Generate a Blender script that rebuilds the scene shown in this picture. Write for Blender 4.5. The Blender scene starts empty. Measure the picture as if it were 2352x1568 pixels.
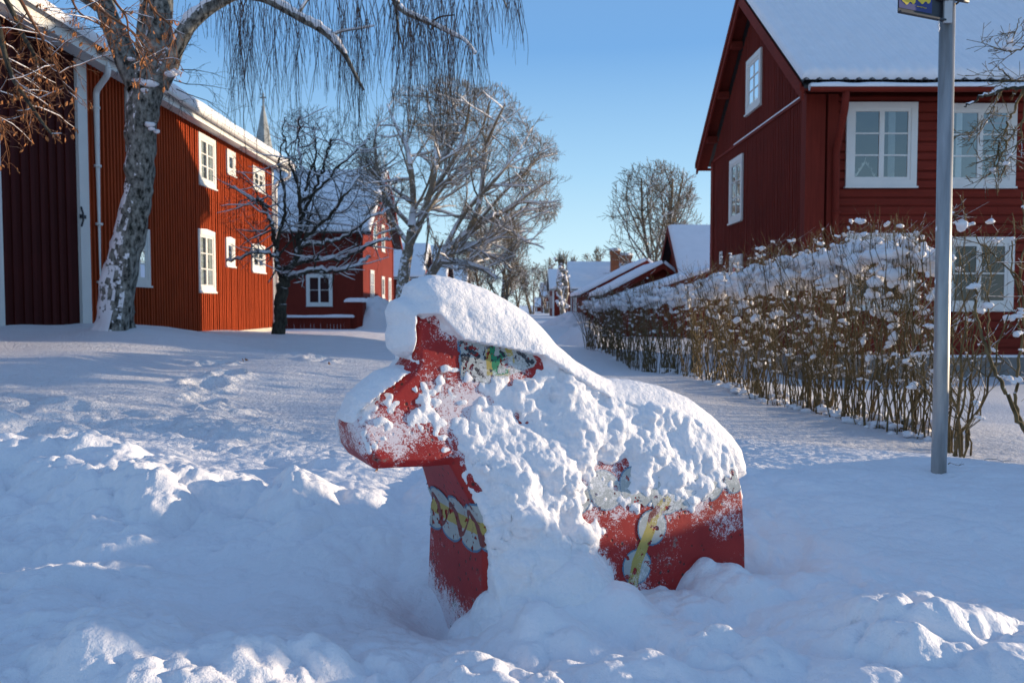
import bpy, bmesh, math, random
import numpy as np
from mathutils import Vector, Matrix
random.seed(11)
RNG = np.random.default_rng(7)
sc = bpy.context.scene
COL = sc.collection
F, CX, CY, H = 1829.0, 1176.0, 784.0, 0.9
TH = math.atan(84.0 / F)
CT, ST = math.cos(TH), math.sin(TH)

def ray(px, py):
    r = px - CX; u = CY - py
    return np.array([r, F * CT + u * ST, -F * ST + u * CT])
def at(px, py, Y):
    """world point seen at (px, py) of the 2352 px wide photograph at depth Y"""
    d = ray(px, py); k = Y / d[1]
    return np.array([d[0] * k, Y, H + d[2] * k])
def atx(px, py, X):
    """world point on the plane x = X"""
    d = ray(px, py); k = X / d[0]
    return np.array([X, d[1] * k, H + d[2] * k])

# ------------------------------------------------------------------ noise
def _hash(ix, iy, iz):
    h = (ix.astype(np.int64) * 374761393 + iy.astype(np.int64) * 668265263 + iz.astype(np.int64) * 2147483647 // 3) & 0xffffffff
    h = ((h ^ (h >> 13)) * 1274126177) & 0xffffffff
    h = ((h ^ (h >> 16)) * 2246822519) & 0xffffffff
    return ((h ^ (h >> 15)) & 0xffffff) / float(0xffffff) * 2 - 1
def vnoise(x, y, z=0.0):
    """smooth value noise in -1..1"""
    x = np.asarray(x, float); y = np.asarray(y, float); z = np.zeros_like(x) + z
    ix, iy, iz = np.floor(x), np.floor(y), np.floor(z)
    fx, fy, fz = x - ix, y - iy, z - iz
    fx = fx * fx * fx * (fx * (fx * 6 - 15) + 10); fy = fy * fy * fy * (fy * (fy * 6 - 15) + 10); fz = fz * fz * (3 - 2 * fz)
    flat = np.all(z == 0)
    def pl(k):
        a = _hash(ix, iy, iz + k); b = _hash(ix + 1, iy, iz + k)
        c = _hash(ix, iy + 1, iz + k); d = _hash(ix + 1, iy + 1, iz + k)
        return (a * (1 - fx) + b * fx) * (1 - fy) + (c * (1 - fx) + d * fx) * fy
    p0 = pl(0)
    if flat: return p0
    return p0 * (1 - fz) + pl(1) * fz
def rot2(x, y, a):
    return x * math.cos(a) - y * math.sin(a), x * math.sin(a) + y * math.cos(a)
def fbm(x, y, oct=4, gain=0.5, z=0.0, seed=0):
    s = 0; a = 1.0; n = 0
    for o in range(oct):
        xx, yy = rot2(x, y, 0.7 * o + 0.3 + seed)
        s = s + a * vnoise(xx + 17.3 * seed + 5 * o, yy - 9.1 * seed + 3 * o, z); n += a; a *= gain; x = x * 2.03; y = y * 2.03
    return s / n
def billow(x, y, oct=3, gain=0.5, seed=0):
    """rounded lumps with creases between, 0..1"""
    s = 0; a = 1.0; n = 0
    for o in range(oct):
        xx, yy = rot2(x, y, 0.9 * o + 0.5 + seed)
        s = s + a * np.abs(vnoise(xx + 31.7 * seed + 7 * o, yy - 3.3 * seed)); n += a; a *= gain; x = x * 2.1; y = y * 2.1
    return np.sqrt(np.clip(s / n, 0, 1))
def sstep(a, b, x):
    t = np.clip((x - a) / (b - a), 0, 1); return t * t * (3 - 2 * t)

# ------------------------------------------------------------------ mesh helpers
def link(name, me, mats, parent=None, smooth=False):
    ob = bpy.data.objects.new(name, me)
    for m in (mats if isinstance(mats, (list, tuple)) else [mats]): me.materials.append(m)
    if smooth: me.polygons.foreach_set('use_smooth', np.ones(len(me.polygons), bool))
    COL.objects.link(ob)
    if parent is not None:
        ob.parent = parent
        bpy.context.view_layer.update()
        ob.matrix_parent_inverse = parent.matrix_world.inverted()
    return ob
def fast(name, V, Q, mats, parent=None, smooth=True, mi=None):
    V = np.asarray(V, np.float32); Q = np.asarray(Q, np.int32)
    k = Q.shape[1]
    me = bpy.data.meshes.new(name)
    me.vertices.add(len(V)); me.vertices.foreach_set('co', V.ravel())
    me.loops.add(Q.size); me.loops.foreach_set('vertex_index', Q.ravel())
    me.polygons.add(len(Q)); me.polygons.foreach_set('loop_start', np.arange(0, Q.size, k, dtype=np.int32))
    try: me.polygons.foreach_set('loop_total', np.full(len(Q), k, np.int32))
    except Exception: pass
    if mi is not None: me.polygons.foreach_set('material_index', np.asarray(mi, np.int32))
    me.update(calc_edges=True); me.validate()
    return link(name, me, mats, parent, smooth)
class MB:
    def __init__(s): s.v = []; s.f = []; s.m = []; s.n = 0
    def add(s, vs, fs, mi=0):
        s.v.extend([tuple(map(float, p)) for p in vs]); s.f.extend([tuple(i + s.n for i in f) for f in fs]); s.m.extend([mi] * len(fs)); s.n += len(vs)
    def box(s, a, b, mi=0):
        x0, y0, z0 = a; x1, y1, z1 = b
        if x0 > x1: x0, x1 = x1, x0
        if y0 > y1: y0, y1 = y1, y0
        if z0 > z1: z0, z1 = z1, z0
        s.add([(x0,y0,z0),(x1,y0,z0),(x1,y1,z0),(x0,y1,z0),(x0,y0,z1),(x1,y0,z1),(x1,y1,z1),(x0,y1,z1)],
              [(0,3,2,1),(4,5,6,7),(0,1,5,4),(1,2,6,5),(2,3,7,6),(3,0,4,7)], mi)
    def obox(s, o, ex, ey, ez, mi=0):
        """box from corner o with edge vectors"""
        o, ex, ey, ez = map(lambda q: np.array(q, float), (o, ex, ey, ez))
        p = [o, o+ex, o+ex+ey, o+ey, o+ez, o+ex+ez, o+ex+ey+ez, o+ey+ez]
        fs = [(0,3,2,1),(4,5,6,7),(0,1,5,4),(1,2,6,5),(2,3,7,6),(3,0,4,7)]
        if np.dot(np.cross(ex, ey), ez) < 0: fs = [f[::-1] for f in fs]
        s.add(p, fs, mi)
    def prism(s, poly, ext, mi=0):
        """closed polygon (list of 3-D points) extruded by vector ext"""
        n = len(poly); a = [np.array(p, float) for p in poly]; e = np.array(ext, float)
        s.add(a + [p + e for p in a], [tuple(range(n))[::-1], tuple(range(n, 2 * n))] + [(i, (i+1) % n, n + (i+1) % n, n + i) for i in range(n)], mi)
    def tube(s, pts, r, k=8, mi=0, cap=True):
        V, Q = tube(pts, r, k); s.add(V, [tuple(q) for q in Q], mi)
        if cap:
            n = len(V); b = s.n - n
            s.f.append(tuple(range(b, b + k))[::-1]); s.f.append(tuple(range(b + n - k, b + n))); s.m += [mi, mi]
    def each(s, name, mats, parent=None, k=8):
        """every box added so far as an object of its own"""
        for i in range(len(s.v) // k):
            m = MB(); m.add(s.v[i*k:(i+1)*k], [(0,3,2,1),(4,5,6,7),(0,1,5,4),(1,2,6,5),(2,3,7,6),(3,0,4,7)]); m.build(name, mats, parent)
    def build(s, name, mats, parent=None, smooth=False):
        me = bpy.data.meshes.new(name); me.from_pydata(s.v, [], s.f)
        me.polygons.foreach_set('material_index', s.m); me.update()
        bm = bmesh.new(); bm.from_mesh(me); bmesh.ops.recalc_face_normals(bm, faces=bm.faces); bm.to_mesh(me); bm.free()
        return link(name, me, mats, parent, smooth)
def worley(P, cell, seed=0):
    """round domes with creases between, 0..1"""
    q = P / cell; b = np.floor(q); best = np.full(len(P), 9.0)
    for i in (-1, 0, 1):
        for j in (-1, 0, 1):
            for k in (-1, 0, 1):
                c = b + (i, j, k); s = seed * 7.0
                o = np.stack([_hash(c[:, 0] + s, c[:, 1] + 11 * t, c[:, 2] - 5 * t) for t in (1, 2, 3)], -1) * .5 + .5
                best = np.minimum(best, ((c + o - q) ** 2).sum(1))
    return np.clip(1 - best, 0, 1)
def vnormals(V, Q):
    n = np.cross(V[Q[:, 2]] - V[Q[:, 0]], V[Q[:, 3]] - V[Q[:, 1]]); o = np.zeros_like(V)
    for i in range(4): np.add.at(o, Q[:, i], n)
    return o / (np.linalg.norm(o, axis=1, keepdims=True) + 1e-12)
def tube(P, R, k=6, squash=None):
    P = np.asarray(P, float); n = len(P); R = np.broadcast_to(np.asarray(R, float), (n,))
    T = np.gradient(P, axis=0); T /= (np.linalg.norm(T, axis=1, keepdims=True) + 1e-9)
    ref = np.array([0.0, 0, 1]) if abs(T[:, 2].mean()) < 0.8 else np.array([1.0, 0, 0])
    U = np.cross(T, ref); U /= (np.linalg.norm(U, axis=1, keepdims=True) + 1e-9); W = np.cross(U, T)
    a = np.arange(k) * 2 * math.pi / k
    V = P[:, None, :] + R[:, None, None] * (np.cos(a)[None, :, None] * U[:, None, :] + np.sin(a)[None, :, None] * W[:, None, :])
    i = np.arange(n - 1)[:, None] * k; j = np.arange(k)[None, :]; j2 = (j + 1) % k
    Q = np.stack([i + j, i + j2, i + k + j2, i + k + j], -1).reshape(-1, 4)
    return V.reshape(-1, 3), Q
class Acc:
    """collects vertex / quad arrays into one mesh"""
    def __init__(s): s.V = []; s.Q = []; s.n = 0
    def add(s, V, Q): s.V.append(V); s.Q.append(Q + s.n); s.n += len(V)
    def tube(s, P, R, k=5): s.add(*tube(P, R, k))
    def build(s, name, mat, parent=None, smooth=True):
        if not s.V: return None
        return fast(name, np.concatenate(s.V), np.concatenate(s.Q), mat, parent, smooth)
def grid_faces(nx, ny):
    i = np.arange(nx - 1)[:, None] * ny; j = np.arange(ny - 1)[None, :]
    return np.stack([i + j, i + ny + j, i + ny + j + 1, i + j + 1], -1).reshape(-1, 4)
def surface_nets(Fv, org, step):
    nx, ny, nz = Fv.shape; S = Fv > 0
    c = S[:-1, :-1, :-1].astype(np.int8)
    tot = sum(S[a:nx-1+a, b:ny-1+b, d:nz-1+d].astype(np.int8) for a in (0, 1) for b in (0, 1) for d in (0, 1))
    act = np.argwhere((tot > 0) & (tot < 8))
    acc = np.zeros((len(act), 3)); cnt = np.zeros(len(act))
    cor = [(a, b, d) for a in (0, 1) for b in (0, 1) for d in (0, 1)]
    val = {q: Fv[act[:, 0] + q[0], act[:, 1] + q[1], act[:, 2] + q[2]] for q in cor}
    for q in cor:
        for ax in range(3):
            if q[ax] == 0:
                r = list(q); r[ax] = 1; r = tuple(r)
                a, b = val[q], val[r]; m = (a > 0) != (b > 0)
                t = np.where(m, a / np.where(m, a - b, 1), 0)
                p = np.tile(np.array(q, float), (len(act), 1)); p[:, ax] += t
                acc[m] += p[m]; cnt[m] += 1
    V = (act + acc / cnt[:, None]) * step + np.array(org)
    idx = -np.ones((nx-1, ny-1, nz-1), np.int64); idx[tuple(act.T)] = np.arange(len(act))
    Q = []
    for ax in range(3):
        sl0 = [slice(None)] * 3; sl1 = [slice(None)] * 3; sl0[ax] = slice(0, -1); sl1[ax] = slice(1, None)
        A, B = S[tuple(sl0)], S[tuple(sl1)]
        o1, o2 = (ax + 1) % 3, (ax + 2) % 3
        e = np.argwhere(A != B)
        n = Fv.shape; ok = (e[:, o1] > 0) & (e[:, o2] > 0) & (e[:, o1] < n[o1]-1) & (e[:, o2] < n[o2]-1)
        e = e[ok]; pos = A[tuple(e.T)]
        q = []
        for d1, d2 in ((0, 0), (-1, 0), (-1, -1), (0, -1)):
            f = e.copy(); f[:, o1] += d1; f[:, o2] += d2; q.append(idx[tuple(f.T)])
        q = np.stack(q, 1); q[~pos] = q[~pos][:, ::-1]; Q.append(q[:, ::1])
    return V, np.concatenate(Q)
def lattice(shape, step, scale, rng):
    """smooth random field of feature size `scale` on a regular volume grid"""
    out = None; mats = []
    for n in shape:
        m = int(n * step / scale) + 4; x = np.arange(n) * step / scale + rng.random()
        i = np.floor(x).astype(int); f = x - i; M = np.zeros((n, m + 2))
        w = [((1-f)**3)/6, (3*f**3-6*f**2+4)/6, (-3*f**3+3*f**2+3*f+1)/6, f**3/6]
        for k in range(4): M[np.arange(n), np.minimum(i + k, m + 1)] += w[k]
        mats.append(M.astype(np.float32))
    L = rng.uniform(-1, 1, [M.shape[1] for M in mats]).astype(np.float32)
    L = np.tensordot(mats[0], L, (1, 0)); L = np.tensordot(L, mats[1], (1, 1)).transpose(0, 2, 1); L = np.tensordot(L, mats[2], (2, 1))
    return L * 2.2
def blob(rng, sub=2):
    bm = bmesh.new(); bmesh.ops.create_icosphere(bm, subdivisions=sub, radius=1)
    V = np.array([v.co[:] for v in bm.verts]); T = np.array([[v.index for v in f.verts] for f in bm.faces]); bm.free()
    s = rng.random() * 50
    n = vnoise(V[:, 0] * 1.3 + s, V[:, 1] * 1.3 + s, V[:, 2] * 1.3) * .35 + np.abs(vnoise(V[:, 0] * 2.7 + s, V[:, 1] * 2.7, V[:, 2] * 2.7 + s)) * .28
    V = V * (0.85 + n)[:, None]
    return V, T

def empty(name, loc=(0, 0, 0), rz=0):
    o = bpy.data.objects.new(name, None); o.location = loc; o.rotation_euler = (0, 0, rz); o.empty_display_size = .1
    COL.objects.link(o); bpy.context.view_layer.update(); return o
def tag(o, label=None, cat=None, group=None, kind=None):
    if label: o['label'] = label
    if cat: o['category'] = cat
    if group: o['group'] = group
    if kind: o['kind'] = kind
    return o

# ------------------------------------------------------------------ materials
def new_mat(name):
    m = bpy.data.materials.new(name); m.use_nodes = True
    nt = m.node_tree; b = nt.nodes['Principled BSDF']; return m, nt, b
def N(nt, t, **kw):
    n = nt.nodes.new(t)
    for k, v in kw.items():
        if k in n.inputs: n.inputs[k].default_value = v
        else: setattr(n, k, v)
    return n
def ramp(nt, fac, stops, interp='LINEAR'):
    r = nt.nodes.new('ShaderNodeValToRGB'); r.color_ramp.interpolation = interp
    e = r.color_ramp.elements
    while len(e) < len(stops): e.new(0.5)
    for i, (p, c) in enumerate(stops):
        e[i].position = p; e[i].color = (c, c, c, 1) if isinstance(c, (int, float)) else tuple(c) + (1,)
    nt.links.new(fac, r.inputs[0]); return r.outputs[0]
def coord(nt, scale=(1, 1, 1), kind='Object'):
    t = nt.nodes.new('ShaderNodeTexCoord'); mp = nt.nodes.new('ShaderNodeMapping'); mp.inputs['Scale'].default_value = scale
    nt.links.new(t.outputs[kind], mp.inputs[0]); return mp.outputs[0]
def geopos(nt, scale=(1, 1, 1)):
    t = nt.nodes.new('ShaderNodeNewGeometry'); mp = nt.nodes.new('ShaderNodeMapping'); mp.inputs['Scale'].default_value = scale
    nt.links.new(t.outputs['Position'], mp.inputs[0]); return mp.outputs[0]
def noise(nt, co, scale, detail=4, rough=.55):
    n = N(nt, 'ShaderNodeTexNoise', Scale=scale, Detail=detail, Roughness=rough); nt.links.new(co, n.inputs['Vector']); return n.outputs['Fac']
def mix(nt, fac, a, b, mode='MIX'):
    m = nt.nodes.new('ShaderNodeMix'); m.data_type = 'RGBA'; m.blend_type = mode; m.clamp_factor = True
    for s, v in ((0, fac), (6, a), (7, b)):
        if isinstance(v, (int, float)): m.inputs[s].default_value = v
        elif isinstance(v, tuple): m.inputs[s].default_value = v + (1,) if len(v) == 3 else v
        else: nt.links.new(v, m.inputs[s])
    return m.outputs[2]
def math_(nt, op, a, b=0.0, clamp=False):
    m = nt.nodes.new('ShaderNodeMath'); m.operation = op; m.use_clamp = clamp
    for i, v in enumerate((a, b)):
        if isinstance(v, (int, float)): m.inputs[i].default_value = v
        else: nt.links.new(v, m.inputs[i])
    return m.outputs[0]
def bump(nt, b, h, strength=.3, dist=.01, prev=None):
    n = N(nt, 'ShaderNodeBump', Strength=strength, Distance=dist); nt.links.new(h, n.inputs['Height'])
    if prev is not None: nt.links.new(prev, n.inputs['Normal'])
    if b is not None: nt.links.new(n.outputs[0], b.inputs['Normal'])
    return n.outputs[0]
SNOWC = (.89, .865, .88)
def mat_snow(name, sss=0.0, fine=True, scale=1.0, col=SNOWC, rad=.02, grain=0.0):
    m, nt, b = new_mat(name)
    co = geopos(nt)
    n1 = noise(nt, co, 3.0, 5, .6); c = mix(nt, ramp(nt, n1, [(.3, 0.0), (.75, 1.0)]), tuple(x * .93 for x in col), col)
    nt.links.new(c, b.inputs['Base Color']); b.inputs['Roughness'].default_value = .62
    b.inputs['Specular IOR Level'].default_value = .25
    if sss:
        b.inputs['Subsurface Weight'].default_value = sss; b.inputs['Subsurface Radius'].default_value = (1, .95, .9); b.inputs['Subsurface Scale'].default_value = rad
    if fine:
        p = bump(nt, None, noise(nt, co, 35 * scale, 3, .6), .55, .014)
        if grain:
            sy = nt.nodes.new('ShaderNodeSeparateXYZ'); nt.links.new(co, sy.inputs[0]); mr = N(nt, 'ShaderNodeMapRange'); mr.inputs[1].default_value = 3.6; mr.inputs[2].default_value = 5.2; nt.links.new(sy.outputs['Y'], mr.inputs[0])
            p = bump(nt, None, math_(nt, 'MULTIPLY', noise(nt, co, 22, 4, .7), mr.outputs[0]), .9, .05 * grain, p)
        p = bump(nt, None, noise(nt, co, 160 * scale, 3, .7), .5, .004, p)
        nt.links.new(p, b.inputs['Normal'])
    return m
def mat_flat(name, col, rough=.7, var=.15, scale=8, bmp=.2, bd=.004, metal=0, spec=.5, stretch=(1, 1, 1)):
    m, nt, b = new_mat(name); co = geopos(nt, stretch)
    n = noise(nt, co, scale, 5, .6)
    c = mix(nt, ramp(nt, n, [(.3, 0.0), (.7, 1.0)]), tuple(x * (1 - var) for x in col), tuple(min(1, x * (1 + var)) for x in col))
    nt.links.new(c, b.inputs['Base Color']); b.inputs['Roughness'].default_value = rough; b.inputs['Metallic'].default_value = metal
    b.inputs['Specular IOR Level'].default_value = spec
    if bmp: bump(nt, b, noise(nt, co, scale * 6, 3), bmp, bd)
    return m
def mat_bark(name, c1, c2, snow=.55, sscale=14, up=.25, tone=None, side=None, zs=.35, bsc=22):
    """bark with snow lying on upward faces"""
    m, nt, b = new_mat(name); co = geopos(nt, (1, 1, zs))
    n = noise(nt, co, bsc, 7, .68); base = mix(nt, ramp(nt, n, [(.38, 0.0), (.62, 1.0)]), c1, c2)
    b.inputs['Roughness'].default_value = .9; b.inputs['Specular IOR Level'].default_value = .2
    if snow > 0:
        g = nt.nodes.new('ShaderNodeNewGeometry'); sp = nt.nodes.new('ShaderNodeSeparateXYZ'); nt.links.new(g.outputs['True Normal'], sp.inputs[0])
        k = sp.outputs['Z']
        if side:
            k = math_(nt, 'ADD', k, math_(nt, 'ADD', math_(nt, 'MULTIPLY', sp.outputs['X'], side), math_(nt, 'MULTIPLY', sp.outputs['Y'], side * .55)))
            pz = nt.nodes.new('ShaderNodeSeparateXYZ'); nt.links.new(geopos(nt), pz.inputs[0]); mr = N(nt, 'ShaderNodeMapRange'); mr.inputs[1].default_value = 1.2; mr.inputs[2].default_value = 3.4; mr.inputs[3].default_value = .12; mr.inputs[4].default_value = -.38; nt.links.new(pz.outputs['Z'], mr.inputs[0]); k = math_(nt, 'ADD', k, mr.outputs[0])
        n2 = noise(nt, geopos(nt), sscale, 4, .6)
        v = math_(nt, 'ADD', k, math_(nt, 'MULTIPLY', math_(nt, 'SUBTRACT', n2, .5), 2.2))
        f = ramp(nt, v, [(up + .02, 0.0), (min(1, up + .14), 1.0)])
        f = math_(nt, 'MULTIPLY', f, snow)
        base = mix(nt, f, base, SNOWC)
    nt.links.new(base, b.inputs['Base Color'])
    bump(nt, b, n, .8, .012)
    return m
def mat_wood(name, col, rough=.75, axis='z', var=.3):
    m, nt, b = new_mat(name)
    st = {'z': (1, 1, .06), 'x': (.06, 1, 1), 'y': (1, .06, 1)}[axis]
    co = geopos(nt, st); n = noise(nt, co, 26, 6, .65); n2 = noise(nt, geopos(nt), .9, 4, .6)
    c = mix(nt, ramp(nt, n, [(.3, 0.0), (.72, 1.0)]), tuple(x * (1 - var) for x in col), tuple(x * (1 + var * .5) for x in col))
    c = mix(nt, ramp(nt, n2, [(.35, 0.0), (.75, .6)]), c, tuple(x * .6 for x in col))
    nt.links.new(c, b.inputs['Base Color']); b.inputs['Roughness'].default_value = rough; b.inputs['Specular IOR Level'].default_value = .2
    bump(nt, b, n, .4, .004); return m
M = {}
M['snow'] = mat_snow('fresh_snow', sss=.0, grain=1.0)
M['snow_far'] = mat_snow('roof_snow', fine=False)
M['snow_hero'] = mat_snow('clinging_snow', sss=.35, rad=.012, scale=1.6)
RED = (.20, .025, .014)
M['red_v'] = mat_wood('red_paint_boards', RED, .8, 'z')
M['red_lit'] = mat_wood('sunlit_red_battens', (.42, .060, .013), .85, 'z')  # brighter red: sunlight on the left house battens put into the colour
M['red_shadowed'] = mat_wood('shadowed_red_boards', (.055, .006, .004), .85, 'z')  # groove shade between the battens painted in as a darker red
M['red_h'] = mat_wood('red_paint_logs', RED, .8, 'x')
M['red_y'] = mat_wood('red_paint_rail', RED, .8, 'y')
M['red_dark'] = mat_wood('dark_red_doors', (.07, .008, .006), .8, 'z')
M['white'] = mat_flat('white_paint', (.72, .70, .66), .5, .04, 3, .1)
M['curtain'] = mat_flat('curtain_cloth', (.42, .45, .47), .9, .1, 12, .2)
M['dark'] = mat_flat('dark_interior', (.02, .022, .025), .9, .3, 3, 0)
M['tile'] = mat_flat('black_roof_tile', (.045, .04, .04), .6, .3, 6, .3)
M['stone'] = mat_flat('foundation_stone', (.22, .2, .18), .9, .25, 5, .5, .01)
M['brick'] = mat_flat('chimney_brick', (.38, .13, .06), .9, .3, 14, .5, .01)
M['zinc'] = mat_flat('galvanised_steel', (.34, .33, .32), .42, .35, 18, .25, .003, metal=.55, stretch=(1, 1, .12))
M['iron'] = mat_flat('black_iron', (.03, .03, .035), .5, .2, 10, .1)
M['plinth'] = mat_flat('pale_plinth', (.5, .46, .38), .9, .1, 6, .3)
def mat_glass(name='window_glass', k=1.6, k0=.09):
    m, nt, b = new_mat(name); nt.nodes.remove(b)
    out = nt.nodes['Material Output']
    t = N(nt, 'ShaderNodeBsdfTransparent'); t.inputs[0].default_value = (.82, .86, .85, 1)
    g = N(nt, 'ShaderNodeBsdfGlossy'); g.inputs['Roughness'].default_value = .015; g.inputs[0].default_value = (1, 1, 1, 1)
    lw = N(nt, 'ShaderNodeFresnel', IOR=1.6)
    bp = bump(nt, None, noise(nt, geopos(nt), 2.2, 2), .12, .02); nt.links.new(bp, g.inputs['Normal'])
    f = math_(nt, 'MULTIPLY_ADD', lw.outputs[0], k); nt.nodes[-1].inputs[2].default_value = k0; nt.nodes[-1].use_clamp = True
    ms = nt.nodes.new('ShaderNodeMixShader'); nt.links.new(f, ms.inputs[0]); nt.links.new(t.outputs[0], ms.inputs[1]); nt.links.new(g.outputs[0], ms.inputs[2])
    nt.links.new(ms.outputs[0], out.inputs['Surface']); return m
M['glass'] = mat_glass(); M['glass_dim'] = mat_glass('dim_reflection_glass', .7, .0)  # ground floor copy with weaker reflection, so those panes look darker
# ------------------------------------------------------------------ camera, sky, sun
cam = bpy.data.cameras.new('camera'); co_ = bpy.data.objects.new('camera', cam); COL.objects.link(co_)
co_.location = (0, 0, H); co_.rotation_euler = (math.pi / 2 - TH, 0, 0)
cam.sensor_width = 36; cam.lens = 28; cam.clip_start = .05; cam.clip_end = 3000
cam.dof.use_dof = True; cam.dof.focus_distance = 2.35; cam.dof.aperture_fstop = 7.0
sc.camera = co_
SE, SA = math.radians(7.0), math.radians(15.0)      # elevation, angle north of +x
sun = bpy.data.lights.new('sun', 'SUN'); so = bpy.data.objects.new('sun', sun); COL.objects.link(so)
sd = Vector((math.cos(SE) * math.cos(SA), math.cos(SE) * math.sin(SA), math.sin(SE)))
so.rotation_euler = sd.to_track_quat('Z', 'Y').to_euler(); so.location = (30, 8, 12)
sun.energy = 6.0; sun.angle = math.radians(.53); sun.color = (1.0, .81, .57)
w = bpy.data.worlds.new('World'); sc.world = w; w.use_nodes = True
nt = w.node_tree; bg = nt.nodes['Background']
sky = nt.nodes.new('ShaderNodeTexSky'); sky.sky_type = 'NISHITA'; sky.sun_disc = False
sky.sun_elevation = SE; sky.sun_rotation = math.pi / 2 - SA; sky.altitude = 0; sky.air_density = 1.0; sky.dust_density = .15; sky.ozone_density = 3.0
# the clear winter sky: the Nishita sky evened out with a soft blue gradient from zenith to horizon
tc = nt.nodes.new('ShaderNodeTexCoord'); sx = nt.nodes.new('ShaderNodeSeparateXYZ'); nt.links.new(tc.outputs['Generated'], sx.inputs[0])
gr = ramp(nt, sx.outputs['Z'], [(0.0, (7.2, 8.9, 9.4)), (.07, (5.4, 7.9, 9.2)), (.16, (3.7, 6.3, 8.7)), (.30, (1.75, 3.9, 7.3)), (.55, (1.7, 3.1, 5.8)), (1.0, (1.9, 3.0, 5.2))])
mx = mix(nt, .90, sky.outputs[0], gr); nt.links.new(mx, bg.inputs[0]); bg.inputs[1].default_value = .118
sc.view_settings.view_transform = 'Standard'; sc.view_settings.look = 'None'; sc.view_settings.exposure = 0; sc.view_settings.gamma = 1
sc.render.engine = 'CYCLES'; sc.cycles.use_denoising = True; sc.cycles.max_bounces = 6; sc.cycles.transparent_max_bounces = 12
sc.cycles.sample_clamp_indirect = 6; sc.cycles.diffuse_bounces = 4

# ------------------------------------------------------------------ ground
GP = np.array([  # x, y, z control points of the snow level
 (0, 2.3, -.02), (-1.5, 2.2, -.02), (1.5, 2.2, 0), (0, 0, -.15), (-3, 4, .08), (0, 4.5, .06), (2.05, 3.8, .10), (3.1, 5.6, -.06), (2.6, 10, -.12),
 (1.8, 20, -.2), (-5.5, 11, .46), (-7.5, 13.5, .56), (-7.5, 11, .58), (-5, 17, .26), (-7.4, 24, .12), (-7.4, 18, .3), (-3, 8, .22), (-4.6, 7.5, .42), (-3.6, 5.5, .24), (-5.5, 5.5, .48), (-1.6, 7, .06), (-3, 13, .15), (0, 9, .02), (-1, 20, -.05), (0, 30, -.2),
 (-7, 32, 0), (-6, 44, -.05), (1, 60, -.3), (0, 110, -.5), (-20, 60, -.2), (20, 60, -.5), (5.5, 15, -.5), (5.2, 10, -.4), (10, 12, -.45), (4.5, 22, -.45), (9, 4, -.25), (5, 5.5, -.12), (-8, 4, .3), (-14, 12, .6), (14, 40, -.5), (-8, -8, 0), (8, -8, -.1)])
def base_h0(x, y):
    x = np.asarray(x, float); y = np.asarray(y, float); num = 0; den = 0
    for gx, gy, gz in GP:
        s = .9 + .12 * abs(gy); d = ((x - gx) ** 2 + ((y - gy)) ** 2) / (s * s)
        wgt = 1 / (d + .12) ** 2; num = num + wgt * gz; den = den + wgt
    return num / den
_bx = np.concatenate([-np.geomspace(900, 14.5, 40), np.linspace(-14, 14, 140), np.geomspace(14.5, 900, 40)]); _by = np.concatenate([-np.geomspace(400, 4.2, 30), np.linspace(-4, 40, 220), np.geomspace(40.6, 1600, 60)])
_BX, _BY = np.meshgrid(_bx, _by, indexing='ij'); _BT = base_h0(_BX, _BY)
def base_h(x, y):
    x = np.asarray(x, float); y = np.asarray(y, float)
    i = np.clip(np.searchsorted(_bx, x) - 1, 0, len(_bx) - 2); j = np.clip(np.searchsorted(_by, y) - 1, 0, len(_by) - 2)
    fx = np.clip((x - _bx[i]) / (_bx[i + 1] - _bx[i]), 0, 1); fy = np.clip((y - _by[j]) / (_by[j + 1] - _by[j]), 0, 1)
    return (_BT[i, j] * (1 - fx) + _BT[i + 1, j] * fx) * (1 - fy) + (_BT[i, j + 1] * (1 - fx) + _BT[i + 1, j + 1] * fx) * fy
# horse frame, used by the ground too
PHI = math.radians(27); HU = np.array([math.cos(PHI), math.sin(PHI)]); HN = np.array([math.sin(PHI), -math.cos(PHI)])
HO = np.array([-.165, 2.44])
def dome2(x, y, cell, seed):
    P = np.stack([np.ravel(x), np.ravel(y), np.full(np.size(x), seed * 3.3 * cell)], -1)
    q = P / cell; b = np.floor(q); best = np.full(len(P), 9.0)
    for i in (-1, 0, 1):
        for j in (-1, 0, 1):
            c = b + (i, j, 0); ox = _hash(c[:, 0], c[:, 1] + 11, c[:, 2]) * .5 + .5; oy = _hash(c[:, 0] + 7, c[:, 1], c[:, 2] + 5) * .5 + .5; r = .55 + .45 * (_hash(c[:, 0] + 3, c[:, 1] + 1, c[:, 2] + 9) * .5 + .5)
            best = np.minimum(best, ((c[:, 0] + ox - q[:, 0]) ** 2 + (c[:, 1] + oy - q[:, 1]) ** 2) / r ** 2)
    return np.sqrt(np.clip(1 - best, 0, 1)).reshape(np.shape(x))
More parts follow.
